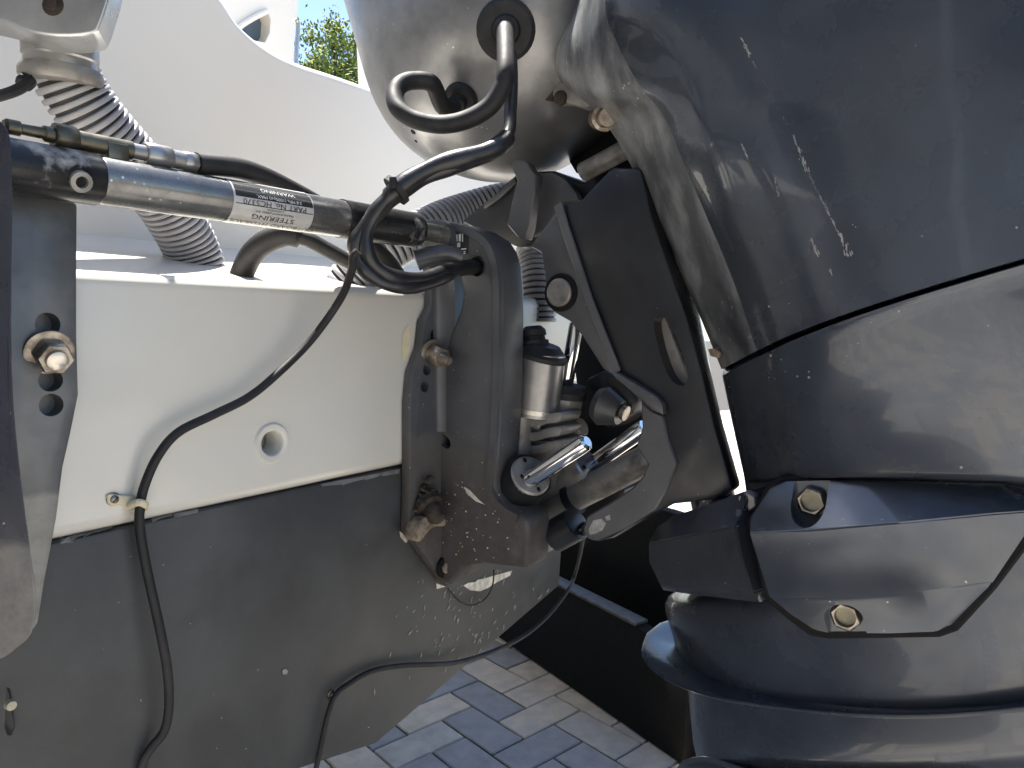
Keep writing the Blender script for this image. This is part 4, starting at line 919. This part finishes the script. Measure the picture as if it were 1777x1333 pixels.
# ================================================================== TRAILER
q0, q1 = onZ(862, 1105, 0), onZ(1170, 1320, 0)
dirq = (q1 - q0).normalized(); nq = V((-dirq.y, dirq.x, 0)); nq = nq if nq.y > 0 else -nq
tr = thing('boat_trailer', 'black boat trailer side board standing on the pavers under the motors', 'trailer', q0.lerp(q1, .5))
L_ = 1.15
s0 = q0 - dirq * 0.55
part('side_board', MB().box(s0 + dirq * L_ * .6 + nq * .02 + Z * .136, dirq * L_ * .6, nq * .02, Z * .134, .004), M['black_board'], tr)
part('board_rim', MB().box(s0 + dirq * .55 + nq * .02 + Z * .2755, dirq * .66, nq * .022, Z * .0045, .002), M['black_rim'], tr)
part('backdrop_board', MB().box(s0 + dirq * .55 + nq * .30 + Z * .24, dirq * 1.3, nq * .02, Z * .24, .004), M['black_board'], tr)  # taller black panel, a dark backdrop beyond the side board
part('board_floor', MB().box(s0 + dirq * .55 + nq * .16 + Z * .02, dirq * 1.1, nq * .12, Z * .018, .002), M['black_board'], tr)

# ================================================================== TREE
def tree(loc, h, crown, label, seed, leaves, cz=0.68, lf=0.09):
    r = random.Random(seed); t = thing('tree', label, 'tree', loc); b = V(loc)
    mb = MB(); mb.tube([b + V((r.uniform(-.04, .04) * h * k, r.uniform(-.03, .03) * h * k, h * .8 * k)) for k in [i / 8 for i in range(9)]], lambda s: h * .018 * (1 - .8 * s), 10)
    clumps = []
    for k in range(26):
        d_ = V((r.gauss(0, 1), r.gauss(0, 1), r.gauss(0, 1))).normalized() * r.uniform(.35, 1)
        c = b + V((d_.x * crown, d_.y * crown, h * cz + d_.z * crown * 1.15)); clumps.append((c, crown * r.uniform(.22, .42)))
        mb.tube([b + Z * (h * r.uniform(.35, .7)), (b + Z * h * .6).lerp(c, .6) + V((0, 0, r.uniform(-.2, .2))), c], lambda s: h * .006 * (1 - .7 * s), 6)
    part('trunk', mb, M['bark'], t)
    for m, share in (('leaf1', .35), ('leaf2', .3), ('leaf3', .35)):
        mb = MB()
        for _ in range(int(leaves * share)):
            c, cr = r.choice(clumps); p = c + V((r.gauss(0, .5), r.gauss(0, .5), r.gauss(0, .5))) * cr
            u = V((r.gauss(0, 1), r.gauss(0, 1), r.gauss(0, 1))).normalized(); v = u.orthogonal().normalized(); s = lf * r.uniform(.6, 1.3)
            mb.face([p - u * s, p - v * s * .45, p + u * s, p + v * s * .45])
        link(mb.mesh(recalc=False), 'crown', M[m], t, kind='stuff')
tp = onD(582, 95, 17)
tree((tp.x, tp.y, 0), tp.z + 1.0, .95, 'leafy yellow-green tree against the blue sky beyond the well', 4, 9000, cz=(tp.z - .35) / (tp.z + 1.0), lf=.055)
tp2 = onD(640, 118, 20)
tree((tp2.x, tp2.y, 0), tp2.z + .3, .55, 'smaller tree tip right of the tall yellow-green tree, beside the silver pan', 9, 2500, cz=(tp2.z) / (tp2.z + .3), lf=.055)

# ================================================================== HOUSE across the drive (unseen, added to give the glossy cowl reflections and bounce light)
hb = B(-5.5, 1.2, 0)
house = thing('house', 'unseen pale house added for reflections, with white porch posts and a dark garage door', 'house', hb)
part('wall', MB().box(hb + Z * 1.7 - T * .6, A * 6, T * .15, Z * 1.7), M['stucco'], house)
part('garage_door', MB().box(hb + Z * 1.1 - T * .42 - A * 3.4, A * 1.3, T * .03, Z * 1.1), M['shade_door'], house)
for k, x in enumerate((-4.2, -.45, 4.5)): part('porch_post', MB().box(hb + Z * 1.5 + T * 1.0 + A * x, A * .13, T * .13, Z * 1.5, .01), M['post'], house)
part('roof', MB().box(hb + Z * 3.5 + T * .3, A * 6.4, T * 1.3, Z * .12), M['shade_door'], house)
for o in list(SC.objects):
    if o.parent is None and 'label' in o:
        k = o.name.split('.')[0]
        gname = {'corrugated_hose': 'grey corrugated rigging hoses', 'transducer_cable': 'cables along the hull', 'wiring_loom': 'taped loom strands', 'tree': 'trees', 'outboard_motor': 'pair of outboard motors on the stern'}.get(k)
        if gname: o['group'] = gname
